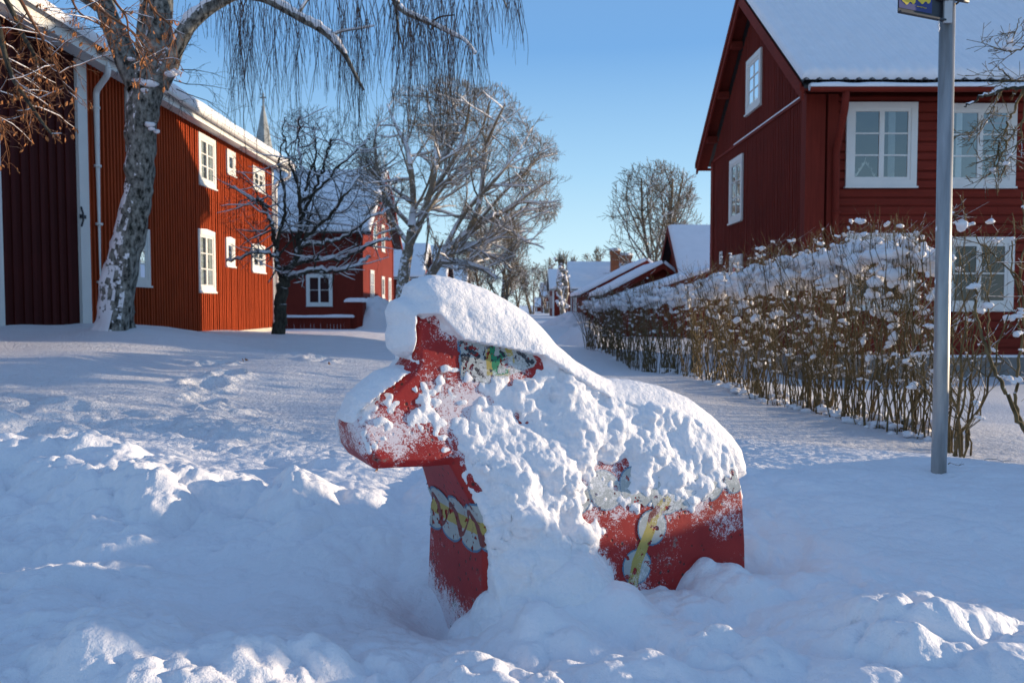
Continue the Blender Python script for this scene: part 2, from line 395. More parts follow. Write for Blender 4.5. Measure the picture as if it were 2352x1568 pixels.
def ground_h(x, y):
    z = base_h(x, y)
    # churned snow close to the camera, smooth further out
    churn = sstep(5.6, 3.9, y + .35 * x * sstep(0, -3, x) + .5 * fbm(x * .7, y * .7, 2, seed=3)) * (1 - .72 * sstep(.7, 1.5, x) * sstep(2.1, 2.7, y))
    churn = churn * (.25 + .75 * sstep(-.35, .45, fbm(x * .9 + 3, y * .9, 3, seed=9) + .2 * sstep(2.6, 1.9, y)))
    band = sstep(.55, .1, np.abs((y - 3.35) + .42 * (x + 1.3))) * sstep(.2, -.4, x)
    churn = np.clip(churn + .5 * band, 0, 1.15)
    z = z + churn * (.20 * (billow(x * 1.5, y * 1.9, 2, .45, seed=1) - .5) + .10 * (billow(x * 4.6, y * 4.6, 3, .5, seed=2) - .5) + .016 * (billow(x * 15, y * 15, 3, .5, seed=4) - .5))
    th_ = (x - HO[0]) * HU[0] + (y - HO[1]) * HU[1]; sh_ = (x - HO[0]) * HN[0] + (y - HO[1]) * HN[1]; calm = 1 - .6 * np.exp(-((th_ - .4) / .75) ** 4 - ((sh_ - .2) / .42) ** 4)
    near_ = (y < 6.5) & (np.abs(x) < 7) & (y > 1)
    if np.any(near_):
        xn, yn = x[near_], y[near_]; wx_ = xn + .05 * vnoise(xn * 6, yn * 6) + .012 * vnoise(xn * 30, yn * 30); wy_ = yn + .05 * vnoise(xn * 6 + 9, yn * 6) + .012 * vnoise(xn * 30, yn * 30 + 9)
        c_ = churn[near_] * calm[near_]; spot = sstep(-.15, .45, fbm(xn * 1.6, yn * 1.6, 3, seed=17)) * c_
        z[near_] += spot * (.066 * dome2(wx_, wy_, .25, 1) ** 1.3 + .024 * dome2(wx_, wy_, .12, 2) + .009 * dome2(wx_, wy_, .06, 3)) - .02 * c_
    z = z + .05 * band * billow(x * 3.1, y * 3.1, 2, .5, seed=6)
    z = z + .05 * fbm(x * .35, y * .35, 3, seed=5) * sstep(1.5, 5, y) + .012 * fbm(x * 1.3, y * 2.2, 3, seed=7) + .0035 * fbm(x * 9, y * 9, 3, seed=8) * sstep(60, 10, y) + .015 * (billow(x * 14, y * 14, 3, .6, seed=18) - .5) * sstep(9, 5, y)
    # foot prints
    for (fx, fy) in FOOT:
        d = np.hypot((x - fx) / .13, (y - fy) / .2); z = z - .09 * np.exp(-d ** 4) + .035 * np.exp(-((d - 1.45) / .4) ** 2) * (.6 + .8 * vnoise(x * 14, y * 14))
    # horse: trough at chest, heap along the side
    t = (x - HO[0]) * HU[0] + (y - HO[1]) * HU[1]; s = (x - HO[0]) * HN[0] + (y - HO[1]) * HN[1]
    z = z - .13 * np.exp(-((t + .06) / .12) ** 2 - ((s - .02) / .22) ** 2)
    z = z + .07 * np.exp(-((t - .24) / .18) ** 2 - ((s - .30) / .16) ** 2) + .015 * np.exp(-((t - .74) / .16) ** 2 - ((s - .28) / .1) ** 2) + .09 * np.exp(-((t - .04) / .12) ** 2 - ((s - .38) / .13) ** 2)
    z = z - .10 * np.exp(-((t - 1.02) / .15) ** 2 - ((s - .22) / .16) ** 2)
    z = z + .07 * np.exp(-((x - 1.02) / .26) ** 2 - ((y - 2.0) / .16) ** 2) * (.6 + billow(x * 7, y * 7, 2, seed=12))
    # plough bank by the second house and along the street
    # drift at the birch foot
    z = z + .14 * np.exp(-((x + 5.5) ** 2 + (y - 11.2) ** 2) / .5)
    return z
FOOT = []
for i, (px, py, Y) in enumerate([(497, 862, 8.8), (520, 880, 7.6), (470, 895, 7.0), (462, 915, 6.3), (520, 930, 5.9), (700, 835, 10.5), (735, 845, 9.8), (640, 815, 12.5)]):
    p = at(px, py, Y); FOOT.append((p[0], p[1]))
def nonuni(core0, core1, step, lo, hi, g):
    a = list(np.arange(core0, core1, step)); s = step
    while a[-1] < hi: s *= g; a.append(a[-1] + s)
    b = [core0]; s = step
    while b[-1] > lo: s *= g; b.append(b[-1] - s)
    return np.array(b[:0:-1] + a)
xs = nonuni(-1.9, 2.0, .0085, -900, 900, 1.022); ys = nonuni(1.55, 4.6, .0085, -400, 1500, 1.0165)
X_, Y_ = np.meshgrid(xs, ys, indexing='ij')
Z_ = ground_h(X_, Y_)
ob = fast('snow_ground', np.stack([X_, Y_, Z_], -1).reshape(-1, 3), grid_faces(len(xs), len(ys)), M['snow'], smooth=True)
tag(ob, 'snow covered ground, churned in front and smooth further back', kind='structure')
def gz(x, y): return float(ground_h(np.array([float(x)]), np.array([float(y)]))[0])

def bank(label, cx, cy, wx, wy, h, seed, group=None, res=.07):
    """ploughed pile of lumpy snow"""
    x = np.arange(cx - wx * 1.5, cx + wx * 1.5, res); y = np.arange(cy - wy * 1.5, cy + wy * 1.5, res * 1.3); A_, B_ = np.meshgrid(x, y, indexing='ij'); g = base_h(A_, B_)
    u = np.hypot((A_ - cx) / wx, (B_ - cy) / wy) + .22 * fbm(A_ * .8, B_ * .8, 3, seed=seed)
    e = sstep(1.3, .15, u); z = g - .12 + h * e * (.55 + .6 * billow(A_ * .9, B_ * .9, 2, seed=seed)) + .22 * sstep(.02, .3, e) * (billow(A_ * 2.6, B_ * 2.6, 3, seed=seed + 1) - .4) * h
    o = fast('snow_bank', np.stack([A_, B_, z], -1).reshape(-1, 3), grid_faces(len(x), len(y)), M['snow'], smooth=True); tag(o, label, 'snow bank', group)
bank('big lumpy ploughed snow bank in front of the sunlit gable on the left', -5.55, 32, 1.3, 1.6, 1.35, 13)
bank('added low lumpy snow bank out of view on the right, shading the foreground', 4.6, 3.95, 1.0, 1.12, .95, 19, res=.06)  # added bank, never in view, placed to shade the foreground and lower horse
bank('snow heap on the street just past the far end of the hedge', 2.55, 25, 1.0, 1.8, .75, 14)
bank('low snow heap farther up the street by the pollarded tree', 3.3, 42, 1.5, 3.0, .8, 15)
bank('added taller snow bank out of view on the right, shading the left foreground', 5.4, 3.58, .75, .5, 1.15, 23, res=.06)  # second added bank, out of view, shades the lower left foreground
# ------------------------------------------------------------------ the concrete horse
def HW(z): return np.interp(z, [-.3, 0, .3, .45, .6, .9], [.25, .245, .222, .155, .088, .064])
def side_uv(px, py, near=True):
    """(t, z) of a photo point on the near face (or centre plane) of the horse"""
    d = ray(px, py); z = .5
    for _ in range(12):
        s = HW(z) if near else 0.0
        P0 = np.array([HO[0] + HN[0] * s, HO[1] + HN[1] * s])
        k = (P0[0] * HN[0] + P0[1] * HN[1]) / (d[0] * HN[0] + d[1] * HN[1]); z = H + k * d[2]
    t = (k * d[0] - HO[0]) * HU[0] + (k * d[1] - HO[1]) * HU[1]
    return t, z
BODY_PX = [(818, 962), (815, 985), (838, 1048), (866, 1081), (1000, 1074), (1041, 1071), (1096, 1170), (1118, 1215), (1117, 1300), (1115, 1470),
           (1716, 1400), (1722, 1250), (1716, 1140), (1698, 1075), (1664, 1020), (1600, 965), (1510, 925), (1430, 908), (1372, 898), (1310, 862), (1255, 815), (1215, 776), (1150, 742), (1090, 718), (1030, 700), (985, 706), (953, 720), (950, 760), (950, 830), (925, 862), (880, 900), (845, 930)]
BODY = np.array([side_uv(*p) for p in BODY_PX])
BODY[9, 1] = -.28; BODY[10, 1] = -.28
OUT_PX = [(779, 985), (783, 945), (800, 905), (830, 877), (865, 850), (905, 838), (936, 838), (930, 822), (908, 815), (893, 800), (889, 770), (895, 745), (888, 715), (900, 690), (925, 680), (932, 655), (955, 638), (985, 631), (1020, 634), (1060, 645), (1110, 662), (1160, 690), (1200, 715), (1240, 755), (1270, 790), (1310, 825), (1350, 850), (1385, 867), (1440, 870), (1500, 882), (1560, 907), (1612, 945), (1652, 985), (1672, 1015), (1682, 1050), (1688, 1085)]
OUT = [side_uv(p[0], p[1], False) for p in OUT_PX]
OUTL = np.array(OUT + [side_uv(*q) for q in ((1660, 1200), (1200, 1200), (1080, 1060), (870, 1060), (830, 1000))])
def poly_sd(px, pz, poly):
    """signed distance, positive inside"""
    d = np.full(px.shape, 1e9); ins = np.zeros(px.shape, bool); n = len(poly)
    for i in range(n):
        a, b = poly[i], poly[(i + 1) % n]; ex, ez = b[0] - a[0], b[1] - a[1]
        wx, wz = px - a[0], pz - a[1]; h = np.clip((wx * ex + wz * ez) / (ex * ex + ez * ez + 1e-12), 0, 1)
        d = np.minimum(d, (wx - ex * h) ** 2 + (wz - ez * h) ** 2)
        c = ((a[1] > pz) != (b[1] > pz)) & (px < ex * (pz - a[1]) / (ez if abs(ez) > 1e-9 else 1e-9) + a[0]); ins ^= c
    d = np.sqrt(d); return np.where(ins, d, -d)
horse = empty('concrete_horse', (HO[0], HO[1], 0), PHI)
tag(horse, 'red painted concrete horse plastered with snow standing in the foreground', 'horse figure')
def to_world(t, s, z):
    """local (t along, s towards the camera side, z) -> world"""
    return np.stack([HO[0] + HU[0] * t + HN[0] * s, HO[1] + HU[1] * t + HN[1] * s, z], -1)
st = .0065
tt = np.arange(-.50, 1.08, st); zz = np.arange(-.3, .95, st); ww = np.arange(-.27, .275, st)
T2, Z2 = np.meshgrid(tt, zz, indexing='ij')
bd2 = poly_sd(T2, Z2, BODY); HWZ = HW(Z2)
A = bd2[:, None, :]; B = HWZ[:, None, :] - np.abs(ww)[None, :, None]; B = B * .93
ch = .024
Fb = np.minimum(np.minimum(A, B), (A + B - ch) / math.sqrt(2))
V, Q = surface_nets(Fb.astype(np.float32), (tt[0], ww[0], zz[0]), st)
V = to_world(V[:, 0], V[:, 1], V[:, 2]); Q = Q[:, ::-1]
def mat_concrete():
    m, nt, b = new_mat('red_painted_concrete'); co = coord(nt)
    n = noise(nt, co, 7, 6, .65); n2 = noise(nt, co, 45, 4, .7)
    c = mix(nt, ramp(nt, n, [(.3, 0.0), (.7, 1.0)]), (.27, .008, .008), (.40, .018, .013))
    # bare grey concrete where paint has worn, and moss on edges
    wear = noise(nt, co, 5.5, 8, .72); wz = math_(nt, 'MULTIPLY', wear, 1.0)
    c = mix(nt, ramp(nt, wz, [(.60, 0.0), (.63, .85)]), c, (.20, .15, .13))
    vor = N(nt, 'ShaderNodeTexVoronoi', Scale=38.0); nt.links.new(co, vor.inputs['Vector'])
    pit = math_(nt, 'MULTIPLY', ramp(nt, vor.outputs['Distance'], [(.14, 1.0), (.24, 0.0)]), ramp(nt, noise(nt, co, 9, 3), [(.42, 0.0), (.5, 1.0)]))
    c = mix(nt, math_(nt, 'MULTIPLY', pit, .85), c, (.03, .015, .012))
    g = nt.nodes.new('ShaderNodeTexCoord'); sp = nt.nodes.new('ShaderNodeSeparateXYZ'); nt.links.new(g.outputs['Object'], sp.inputs[0])
    # frost dusting of fine snow grains
    fr = math_(nt, 'ADD', math_(nt, 'MULTIPLY', noise(nt, co, 230, 3, .75), .55), math_(nt, 'MULTIPLY', noise(nt, co, 70, 4, .7), .45)); fr2 = noise(nt, co, 6, 4, .6); at_ = nt.nodes.new('ShaderNodeAttribute'); at_.attribute_name = 'frost'
    v = math_(nt, 'ADD', math_(nt, 'ADD', fr, math_(nt, 'MULTIPLY', math_(nt, 'SUBTRACT', fr2, .5), .55)), math_(nt, 'MULTIPLY', math_(nt, 'SUBTRACT', at_.outputs['Fac'], .56), .30))
    c = mix(nt, ramp(nt, v, [(.55, 0.0), (.64, .75)]), c, SNOWC)
    nt.links.new(c, b.inputs['Base Color']); b.inputs['Roughness'].default_value = .55; b.inputs['Specular IOR Level'].default_value = .4
    p = bump(nt, None, n2, .3, .003); p = bump(nt, None, math_(nt, 'SUBTRACT', 1.0, pit), .6, .003, p); nt.links.new(p, b.inputs['Normal'])
    return m
M['concrete'] = mat_concrete()
body = fast('body', V, Q, M['concrete'], horse, True)
# --- painted pattern: thin coats following the surface, cells kept where a coat is present
def paint_mat(name, col, wear=.6):
    m, nt, b = new_mat(name); co = coord(nt); fr = math_(nt, 'ADD', math_(nt, 'MULTIPLY', noise(nt, co, 230, 3, .75), .55), math_(nt, 'MULTIPLY', noise(nt, co, 70, 4, .7), .45)); n = noise(nt, co, 12, 6, .7)
    c = mix(nt, ramp(nt, n, [(.3, 0.0), (.7, 1.0)]), tuple(x * .75 for x in col), col)
    c = mix(nt, ramp(nt, n, [(.60, 0.0), (.66, wear)]), c, (.16, .08, .06))
    at_ = nt.nodes.new('ShaderNodeAttribute'); at_.attribute_name = 'frost'
    v = math_(nt, 'ADD', math_(nt, 'ADD', fr, math_(nt, 'MULTIPLY', math_(nt, 'SUBTRACT', noise(nt, co, 6, 4, .6), .5), .55)), math_(nt, 'MULTIPLY', math_(nt, 'SUBTRACT', at_.outputs['Fac'], .56), .30))
    c = mix(nt, ramp(nt, v, [(.54, 0.0), (.72, .8)]), c, SNOWC)
    nt.links.new(c, b.inputs['Base Color']); b.inputs['Roughness'].default_value = .6; return m
PM = [paint_mat('white_trim_paint', (.44, .46, .44)), paint_mat('blue_outline_paint', (.09, .19, .30)), paint_mat('yellow_paint', (.46, .36, .09)), paint_mat('oxide_red_paint', (.20, .035, .03), .3), paint_mat('green_paint', (.01, .24, .11), .3), paint_mat('black_paint', (.018, .022, .035), .2)]
def pattern(name, a0, a1, z0, z1, fn, mapf, cell=.0022):
    a = np.arange(a0, a1, cell); z = np.arange(z0, z1, cell); A_, Z__ = np.meshgrid(a, z, indexing='ij')
    W3 = mapf(A_, Z__); ac = (A_[:-1, :-1] + A_[1:, 1:]) / 2; zc = (Z__[:-1, :-1] + Z__[1:, 1:]) / 2
    code = fn(ac, zc).ravel(); Qa = grid_faces(len(a), len(z)); keep = code >= 0
    Qk = Qa[keep]; u, inv = np.unique(Qk, return_inverse=True)
    o = fast(name, W3.reshape(-1, 3)[u], inv.reshape(-1, 4), PM, horse, True, mi=code[keep]); return o
fz = BODY[:, 1][5:10]; ft = BODY[:, 0][5:10]
def front_t(z): return np.interp(z, fz[::-1], ft[::-1])
def chest_uv(px, py):
    """(w, z) on the sloping chest face"""
    d = ray(px, py); z = .3
    for _ in range(12):
        t = float(front_t(z)); P0 = HO + HU * t
        k = (P0 @ HU) / (d[0] * HU[0] + d[1] * HU[1]); z = H + k * d[2]
    return (np.array([k * d[0], k * d[1]]) - P0) @ HN, z
def seg_d(x, y, pts):
    d = np.full(x.shape, 1e9); s = np.zeros(x.shape); L = 0
    for a, b in zip(pts[:-1], pts[1:]):
        ex, ey = b[0]-a[0], b[1]-a[1]; l = math.hypot(ex, ey); h = np.clip(((x-a[0])*ex+(y-a[1])*ey)/(l*l), 0, 1)
        q = np.hypot(x-a[0]-ex*h, y-a[1]-ey*h); m = q < d; d = np.where(m, q, d); s = np.where(m, L + h*l, s); L += l
    return d, s
cl = [chest_uv(p[0], p[1]) for p in ((962, 1132), (1000, 1160), (1045, 1187), (1085, 1205), (1125, 1222))]
cw = [(c[0], c[1]) for c in cl]
def chest_fn(x, y):
    d, s = seg_d(x, y, cw); per = .150
    side = y - np.interp(x, [c[0] for c in cw], [c[1] for c in cw])
    sc_ = np.sqrt(np.clip(1 - ((((s + np.where(side > 0, .0, per/2)) % per) / per * 2 - 1) ** 2), 0, 1))
    edge = .040 + .030 * sc_
    code = np.full(x.shape, -1); code[d < edge + .007] = 1; code[d < edge] = 0; code[d < .020] = 2
    sq = .038 * np.sin(s * 2 * math.pi / .150 + 1.2); th = .004 + .008 * (np.cos(s * 2 * math.pi / .150 + 1.2) < 0)
    code[(np.abs(side - sq) < th * 1.9) & (d < .05)] = 3
    code[(fbm(x * 55, y * 55, 3, seed=21) > .42) & (code >= 0)] = -1
    return code
hz = lambda z: HW(z)
def chest_map(w_, z_):
    cut = np.clip(np.abs(w_) - (HW(z_) - .0235), 0, None)
    return to_world(front_t(z_) - .0025 + cut, w_, z_)
pattern('painted_collar', -.24, .24, -.05, .48, lambda a, z: np.where(np.abs(a) < HW(z) - .002, chest_fn(a, z), -1), chest_map)
def side_map(t_, z_): return to_world(t_, HW(z_) + .0022, z_)
S = lambda px, py: side_uv(px, py)
loop = [S(1530, 1150), S(1500, 1185), S(1493, 1215), S(1462, 1290), S(1452, 1345)]
circ = [(S(1497, 1210), .052), (S(1462, 1300), .050), (S(1530, 1135), .06)]
sad = [(S(x, y), r) for x, y, r in ((1390, 1125, .055), (1462, 1120, .06), (1560, 1125, .062), (1625, 1105, .06), (1685, 1105, .035), (1320, 1140, .05), (1240, 1170, .06))]
eye = [S(*p) for p in ((1052, 785), (1060, 868), (1120, 880), (1180, 858), (1225, 842), (1232, 830), (1200, 780), (1120, 762), (1060, 770))]
gp_ = [S(*p) for p in ((1122, 790), (1132, 862), (1166, 858), (1168, 820), (1150, 800), (1158, 786))]
yl = [S(*p) for p in ((1112, 785), (1170, 785), (1182, 830), (1170, 862), (1118, 862))]
bl = [[S(1072, 800), S(1098, 818)], [S(1085, 835), S(1105, 858)], [S(1190, 808), S(1222, 832)], [S(1078, 862), S(1096, 872)]]
def side_all(x, y):
    code = np.full(x.shape, -1)
    dm = np.full(x.shape, 1e9)
    for (c, r) in circ + sad: dm = np.minimum(dm, np.hypot(x - c[0], y - c[1]) - r)
    code[dm < .005] = 1; code[dm < 0] = 0
    d, s = seg_d(x, y, loop); code[d < .019] = 2
    code[(fbm(x * 22, y * 22, 3, seed=5) > .25) & (code == 2)] = 3
    e = poly_sd(x, y, eye); code[e > 0] = 0; code[(e > -.004) & (e < .005) & (x < S(1075, 800)[0])] = 1
    code[poly_sd(x, y, yl) > 0] = 2; code[poly_sd(x, y, gp_) > 0] = 4
    for b_ in bl:
        d, _ = seg_d(x, y, b_); code[d < .007] = 5
    nzm = fbm(x * 70, y * 70, 3, seed=31); code[(e > 0) & (nzm > .22)] = 5; code[(e > 0) & (fbm(x * 40, y * 40, 3, seed=33) > .2)] = 0
    code[(poly_sd(x, y, BODY) < .024)] = -1
    code[(fbm(x * 55, y * 55, 3, seed=22) > .38) & (code >= 0)] = -1
    return code
eb = S(1240, 850)
def eye_fn(x, y): return np.where((x < eb[0]) & (y > eb[1] - .05), side_all(x, y), -1)
def side_fn(x, y): return np.where((x < eb[0]) & (y > eb[1] - .05), -1, side_all(x, y))
pattern('painted_eye', -.2, .5, .4, .9, eye_fn, side_map)
pattern('painted_harness', -.05, 1.0, -.1, .6, side_fn, side_map)
# --- snow clinging to the horse
TP = [(985,760,-.012),(1000,800,-.010),(990,850,-0.003),(1030,880,0.001),(955,875,-0.002),(935,905,-.006),(905,930,0.004),(870,960,0.006),(900,1000,0.006),(865,990,0.006),(1000,905,0.004),
 (850,1020,0.002),(1000,1050,0.001),(1045,1035,0.006),(960,1015,-.002),(930,1040,0.004),(870,1065,-.012),(940,1066,-.012),(1010,1066,-.010),(1080,1120,-.004),(1055,1085,-.004),(1115,1170,.006),(960,970,0.007),(1010,960,.006),(975,990,0.001),
 (1085,805,-.005),(1130,825,-.014),(1160,800,-.010),(1185,825,-.004),(1215,835,-.006),(1100,860,-.002),(1245,838,-.003),(1050,820,-.006),(1062,860,0),
 (1030,740,.03),(1090,750,.05),(1150,755,.05),(1210,780,.05),(1260,820,.04),(1120,700,.05),(960,700,.04),(960,735,-.004),(1000,735,-.004),
 (1000,930,.004),(1050,930,.012),(1100,910,.022),(1150,890,.024),(1200,900,.032),(1250,880,.03),(1320,900,.045),(1200,960,.03),(1300,950,.05),(1100,1000,.022),(1060,975,.012),(1100,1060,.04),(1150,1030,.05),(1180,1080,.06),(1250,1060,.065),(1330,1040,.055),(1180,1140,.05),
 (1400,970,.045),(1500,960,.045),(1580,1000,.045),(1500,1020,.05),(1400,1040,.04),(1640,1040,.035),(1670,1080,.02),(1420,1075,-.004),(1380,1085,.008),(1480,1085,.03),(1560,1090,.035),(1620,1110,.022),(1690,1110,.004),
 (1400,1130,.002),(1340,1130,.008),(1440,1140,.003),(1520,1130,.012),(1590,1140,.010),(1650,1135,-.003),
 (1300,1100,.06),(1250,1140,.03),(1300,1160,.03),(1290,1190,.003),(1200,1190,.07),(1250,1210,.055),(1330,1230,.05),(1365,1235,.02),(1250,1290,.10),(1180,1290,.10),(1130,1290,.05),(1330,1300,.09),(1240,1350,.13),(1370,1330,.06),(1330,1380,.13),(1140,1240,.04),(1135,1200,.02),(1128,1350,.08),(1200,1420,.16),(1120,1420,.12),
 (1350,1185,-.002),(1385,1195,-.004),(1385,1245,-.008),(1410,1275,-.010),(1430,1220,-.008),(1500,1240,-.008),(1560,1200,-.012),(1600,1260,-.014),(1690,1260,-.014),(1660,1210,-.005),(1700,1180,-.003),(1640,1160,-.006),(1550,1165,-.004),(1430,1310,-.010),(1460,1340,-.004),(1600,1310,-.012),(1480,1165,-.001),(1500,1340,-.008),(1580,1340,-.008),(1690,1340,-.01),(1720,1300,-.01)]
tp = [(side_uv(a, b), c) for a, b, c in TP]
num = 0; den = 0
for (c, v) in tp:
    wgt = 1 / ((T2 - c[0]) ** 2 + (Z2 - c[1]) ** 2 + .00035) ** 1.8; num = num + wgt * v; den = den + wgt
TM = num / den
Dout = poly_sd(T2, Z2, OUTL)
rng = np.random.default_rng(5)
st3 = .0047
ts = np.arange(-.52, 1.12, st3); zs3 = np.arange(-.14, 1.02, st3); ws = np.arange(-.26, .42, st3)
Ts, Zs = np.meshgrid(ts, zs3, indexing='ij')
num = 0; den = 0
for (c, v) in tp:
    wgt = 1 / ((Ts - c[0]) ** 2 + (Zs - c[1]) ** 2 + .00035) ** 1.8; num = num + wgt * v; den = den + wgt
TM = num / den; BD = poly_sd(Ts, Zs, BODY); DO = poly_sd(Ts, Zs, OUTL); HWs = HW(Zs)
# strip above the concrete profile becomes the cap; it rounds over toward the outline
capd = -BD                                                # distance above the concrete
R = .095
round_ = np.sqrt(np.clip(1 - (1 - np.clip(DO / R, 0, 1)) ** 2, 0, 1))
top = (DO > -.02) & (BD < .0)
capw = (np.minimum(HWs, .10) + .030 + .0 * HWs) * round_ - np.where(DO < 0, .05, 0)
face = HWs + TM
# inside the body profile but close to its upper edge: blend cap half-width and face cover
zc_edge = sstep(.05, .0, BD) 
lowfront = (Zs < .50) & (Ts < .12)
face_in = np.where(BD > 0, face, -.05 + 0 * face)
face_in = np.minimum(face_in, np.where(BD < .03, HWs - (.022 - BD) * 1.0 + TM + .3 * np.clip(TM, 0, 1) , 9))
cap_in = np.where((BD <= 0) & ~((Zs < side_uv(1000, 1080)[1] + .02) & (Ts < side_uv(1120, 1080)[0])) , capw, -.05)
# sideways skirt of snow in front of the lower side (heap)
shape = (len(ts), len(ws), len(zs3))
nz = .016 * lattice(shape, st3, .13, rng) + .014 * np.abs(lattice(shape, st3, .07, rng)) + .006 * lattice(shape, st3, .035, rng)
nz -= .010
fine = .0045 * lattice(shape, st3, .024, rng) + .0080 * lattice(shape, st3, .0120, rng) - .0062 + .004 * lattice(shape, st3, .05, rng)
sm = .007 * lattice(shape, st3, .12, rng) + .0022 * lattice(shape, st3, .022, rng) + .0016 * lattice(shape, st3, .011, rng)
Wn = ws[None, :, None]
near = np.where(Wn >= 0, 1.0, 0.0)
# near side thickness from the map, far side thin and even
tfar = .018 + 0 * TM
thick_amp = np.clip(.12 + TM / .035, .06, 1.25)[:, None, :]
face3 = np.where(Wn >= 0, face_in[:, None, :], np.where(BD > 0, HWs + tfar, -.05)[:, None, :]) - np.abs(Wn) + nz * thick_amp + fine
cap3 = cap_in[:, None, :] - np.abs(Wn) + sm
# the cap also lies over the upper edge of the concrete: a rounded roll hanging slightly past it
roll = np.minimum(np.minimum(.03 - BD, DO + .0)[:, None, :], (np.minimum(HWs, .10) * 1.0 + .034)[:, None, :] - np.abs(Wn)) * 1.0
upper = (Zs > np.interp(Ts, [OUT[0][0], side_uv(950, 840)[0], side_uv(951, 800)[0], side_uv(1000, 730)[0], side_uv(1055, 775)[0], side_uv(1240, 830)[0], side_uv(1380, 890)[0], side_uv(1600, 960)[0], side_uv(1700, 1080)[0]],
         [side_uv(800, 955)[1], side_uv(950, 850)[1], side_uv(950, 722)[1], side_uv(985, 722)[1], side_uv(1055, 778)[1], side_uv(1240, 815)[1], side_uv(1380, 905)[1], side_uv(1600, 985)[1], side_uv(1700, 1100)[1]]))
capC = np.where(upper & (DO > 0) & ~lowfront, 1.0, 0.0)[:, None, :]
capE = np.where(capC > 0, np.minimum((np.minimum(HWs, .10) + .036)[:, None, :] * round_[:, None, :] - np.abs(Wn), np.full_like(cap3, 1.0)), -.05) + sm
Fs = np.maximum(np.maximum(face3, cap3), capE)
# never outside the snow outline
lim = (DO + .004)[:, None, :] + .5 * nz + np.where(Zs < .2, .2, 0)[:, None, :] * near
Fs = np.minimum(Fs, np.where((BD > 0)[:, None, :], np.maximum(lim, (BD)[:, None, :]), lim))
# keep the underside of the head and the chest face clear
zb = side_uv(1000, 1078)[1]
clear = (Zs < zb + .012) & (BD < .012) & (Ts < .11)
Fs = np.where(clear[:, None, :], np.minimum(Fs, -.004), Fs)
zone = ((Zs < zb + .02) & (Ts < .25)) | ((Zs < side_uv(818, 975)[1]) & (BD < .03) & (Ts < side_uv(1000, 1080)[0]))
Fs = np.where(zone[:, None, :] & (np.abs(Wn) < (HWs - .005)[:, None, :]), np.minimum(Fs, (BD - .014)[:, None, :]), Fs)
def heap(t0, w0, z0, a, b, c, k=1.0):
    global Fs
    q = np.sqrt(((ts - t0) / a)[:, None, None] ** 2 + ((ws - w0) / b)[None, :, None] ** 2 + ((zs3 - z0) / c)[None, None, :] ** 2)
    Fs = np.maximum(Fs, (1 - q) * min(a, b, c) + (nz + .012) * k)
heap(-.02, .20, -.14, .09, .10, .15); heap(.05, .25, -.12, .13, .14, .22); heap(.22, .28, -.08, .18, .13, .24, .8)
Fs[0] = Fs[-1] = -.01; Fs[:, 0] = Fs[:, -1] = -.01; Fs[:, :, 0] = Fs[:, :, -1] = -.01
V, Q = surface_nets(Fs.astype(np.float32), (ts[0], ws[0], zs3[0]), st3)
# puffy clumps: domes of several sizes pushed out along the surface, strongest low on the flank, faint on the cap
Vn = vnormals(V, Q[:, ::-1]); 
if np.mean(Vn[V[:, 1] > .2][:, 1]) < 0: Vn = -Vn
ub = np.interp(V[:, 0], [OUT[0][0], side_uv(950, 840)[0], side_uv(951, 800)[0], side_uv(1000, 730)[0], side_uv(1055, 775)[0], side_uv(1240, 830)[0], side_uv(1380, 890)[0], side_uv(1600, 960)[0], side_uv(1700, 1080)[0]],
     [side_uv(800, 955)[1], side_uv(950, 850)[1], side_uv(950, 722)[1], side_uv(985, 722)[1], side_uv(1055, 778)[1], side_uv(1240, 815)[1], side_uv(1380, 905)[1], side_uv(1600, 985)[1], side_uv(1700, 1100)[1]])
mk = sstep(.0, .26, ub - V[:, 2]) * .85 + .15; mk = mk * (.55 + .45 * sstep(.05, .25, V[:, 2])) * np.where(V[:, 1] > .0, 1, .3)
mk = mk * (.55 + .75 * sstep(-.3, .4, vnoise(V[:, 0] * 7, V[:, 1] * 7, V[:, 2] * 7)))
wp = V + .012 * np.stack([vnoise(V[:, 0] * 22, V[:, 1] * 22, V[:, 2] * 22), vnoise(V[:, 0] * 22 + 9, V[:, 1] * 22, V[:, 2] * 22), vnoise(V[:, 0] * 22, V[:, 1] * 22 + 9, V[:, 2] * 22)], -1)
iv = np.clip(((V[:, 0] - ts[0]) / st3).astype(int), 0, len(ts) - 1); jv = np.clip(((V[:, 2] - zs3[0]) / st3).astype(int), 0, len(zs3) - 1)
lowt = sstep(.002, .045, TM[iv, jv]); mk = mk * (.32 + .68 * lowt)
dsp = .012 * worley(wp, .070, 1) ** 1.2 + .0042 * worley(wp, .030, 2) + .0050 * worley(wp, .013, 3) + .0020 * worley(wp, .0075, 4) + .0014 * vnoise(V[:, 0] * 160, V[:, 1] * 160, V[:, 2] * 160)
V = V + Vn * (dsp * mk - (.0055 + .0035 * lowt) * mk)[:, None]
V = to_world(V[:, 0], V[:, 1], V[:, 2])
fast('snow_cover', V, Q[:, ::-1], M['snow_hero'], horse, True)

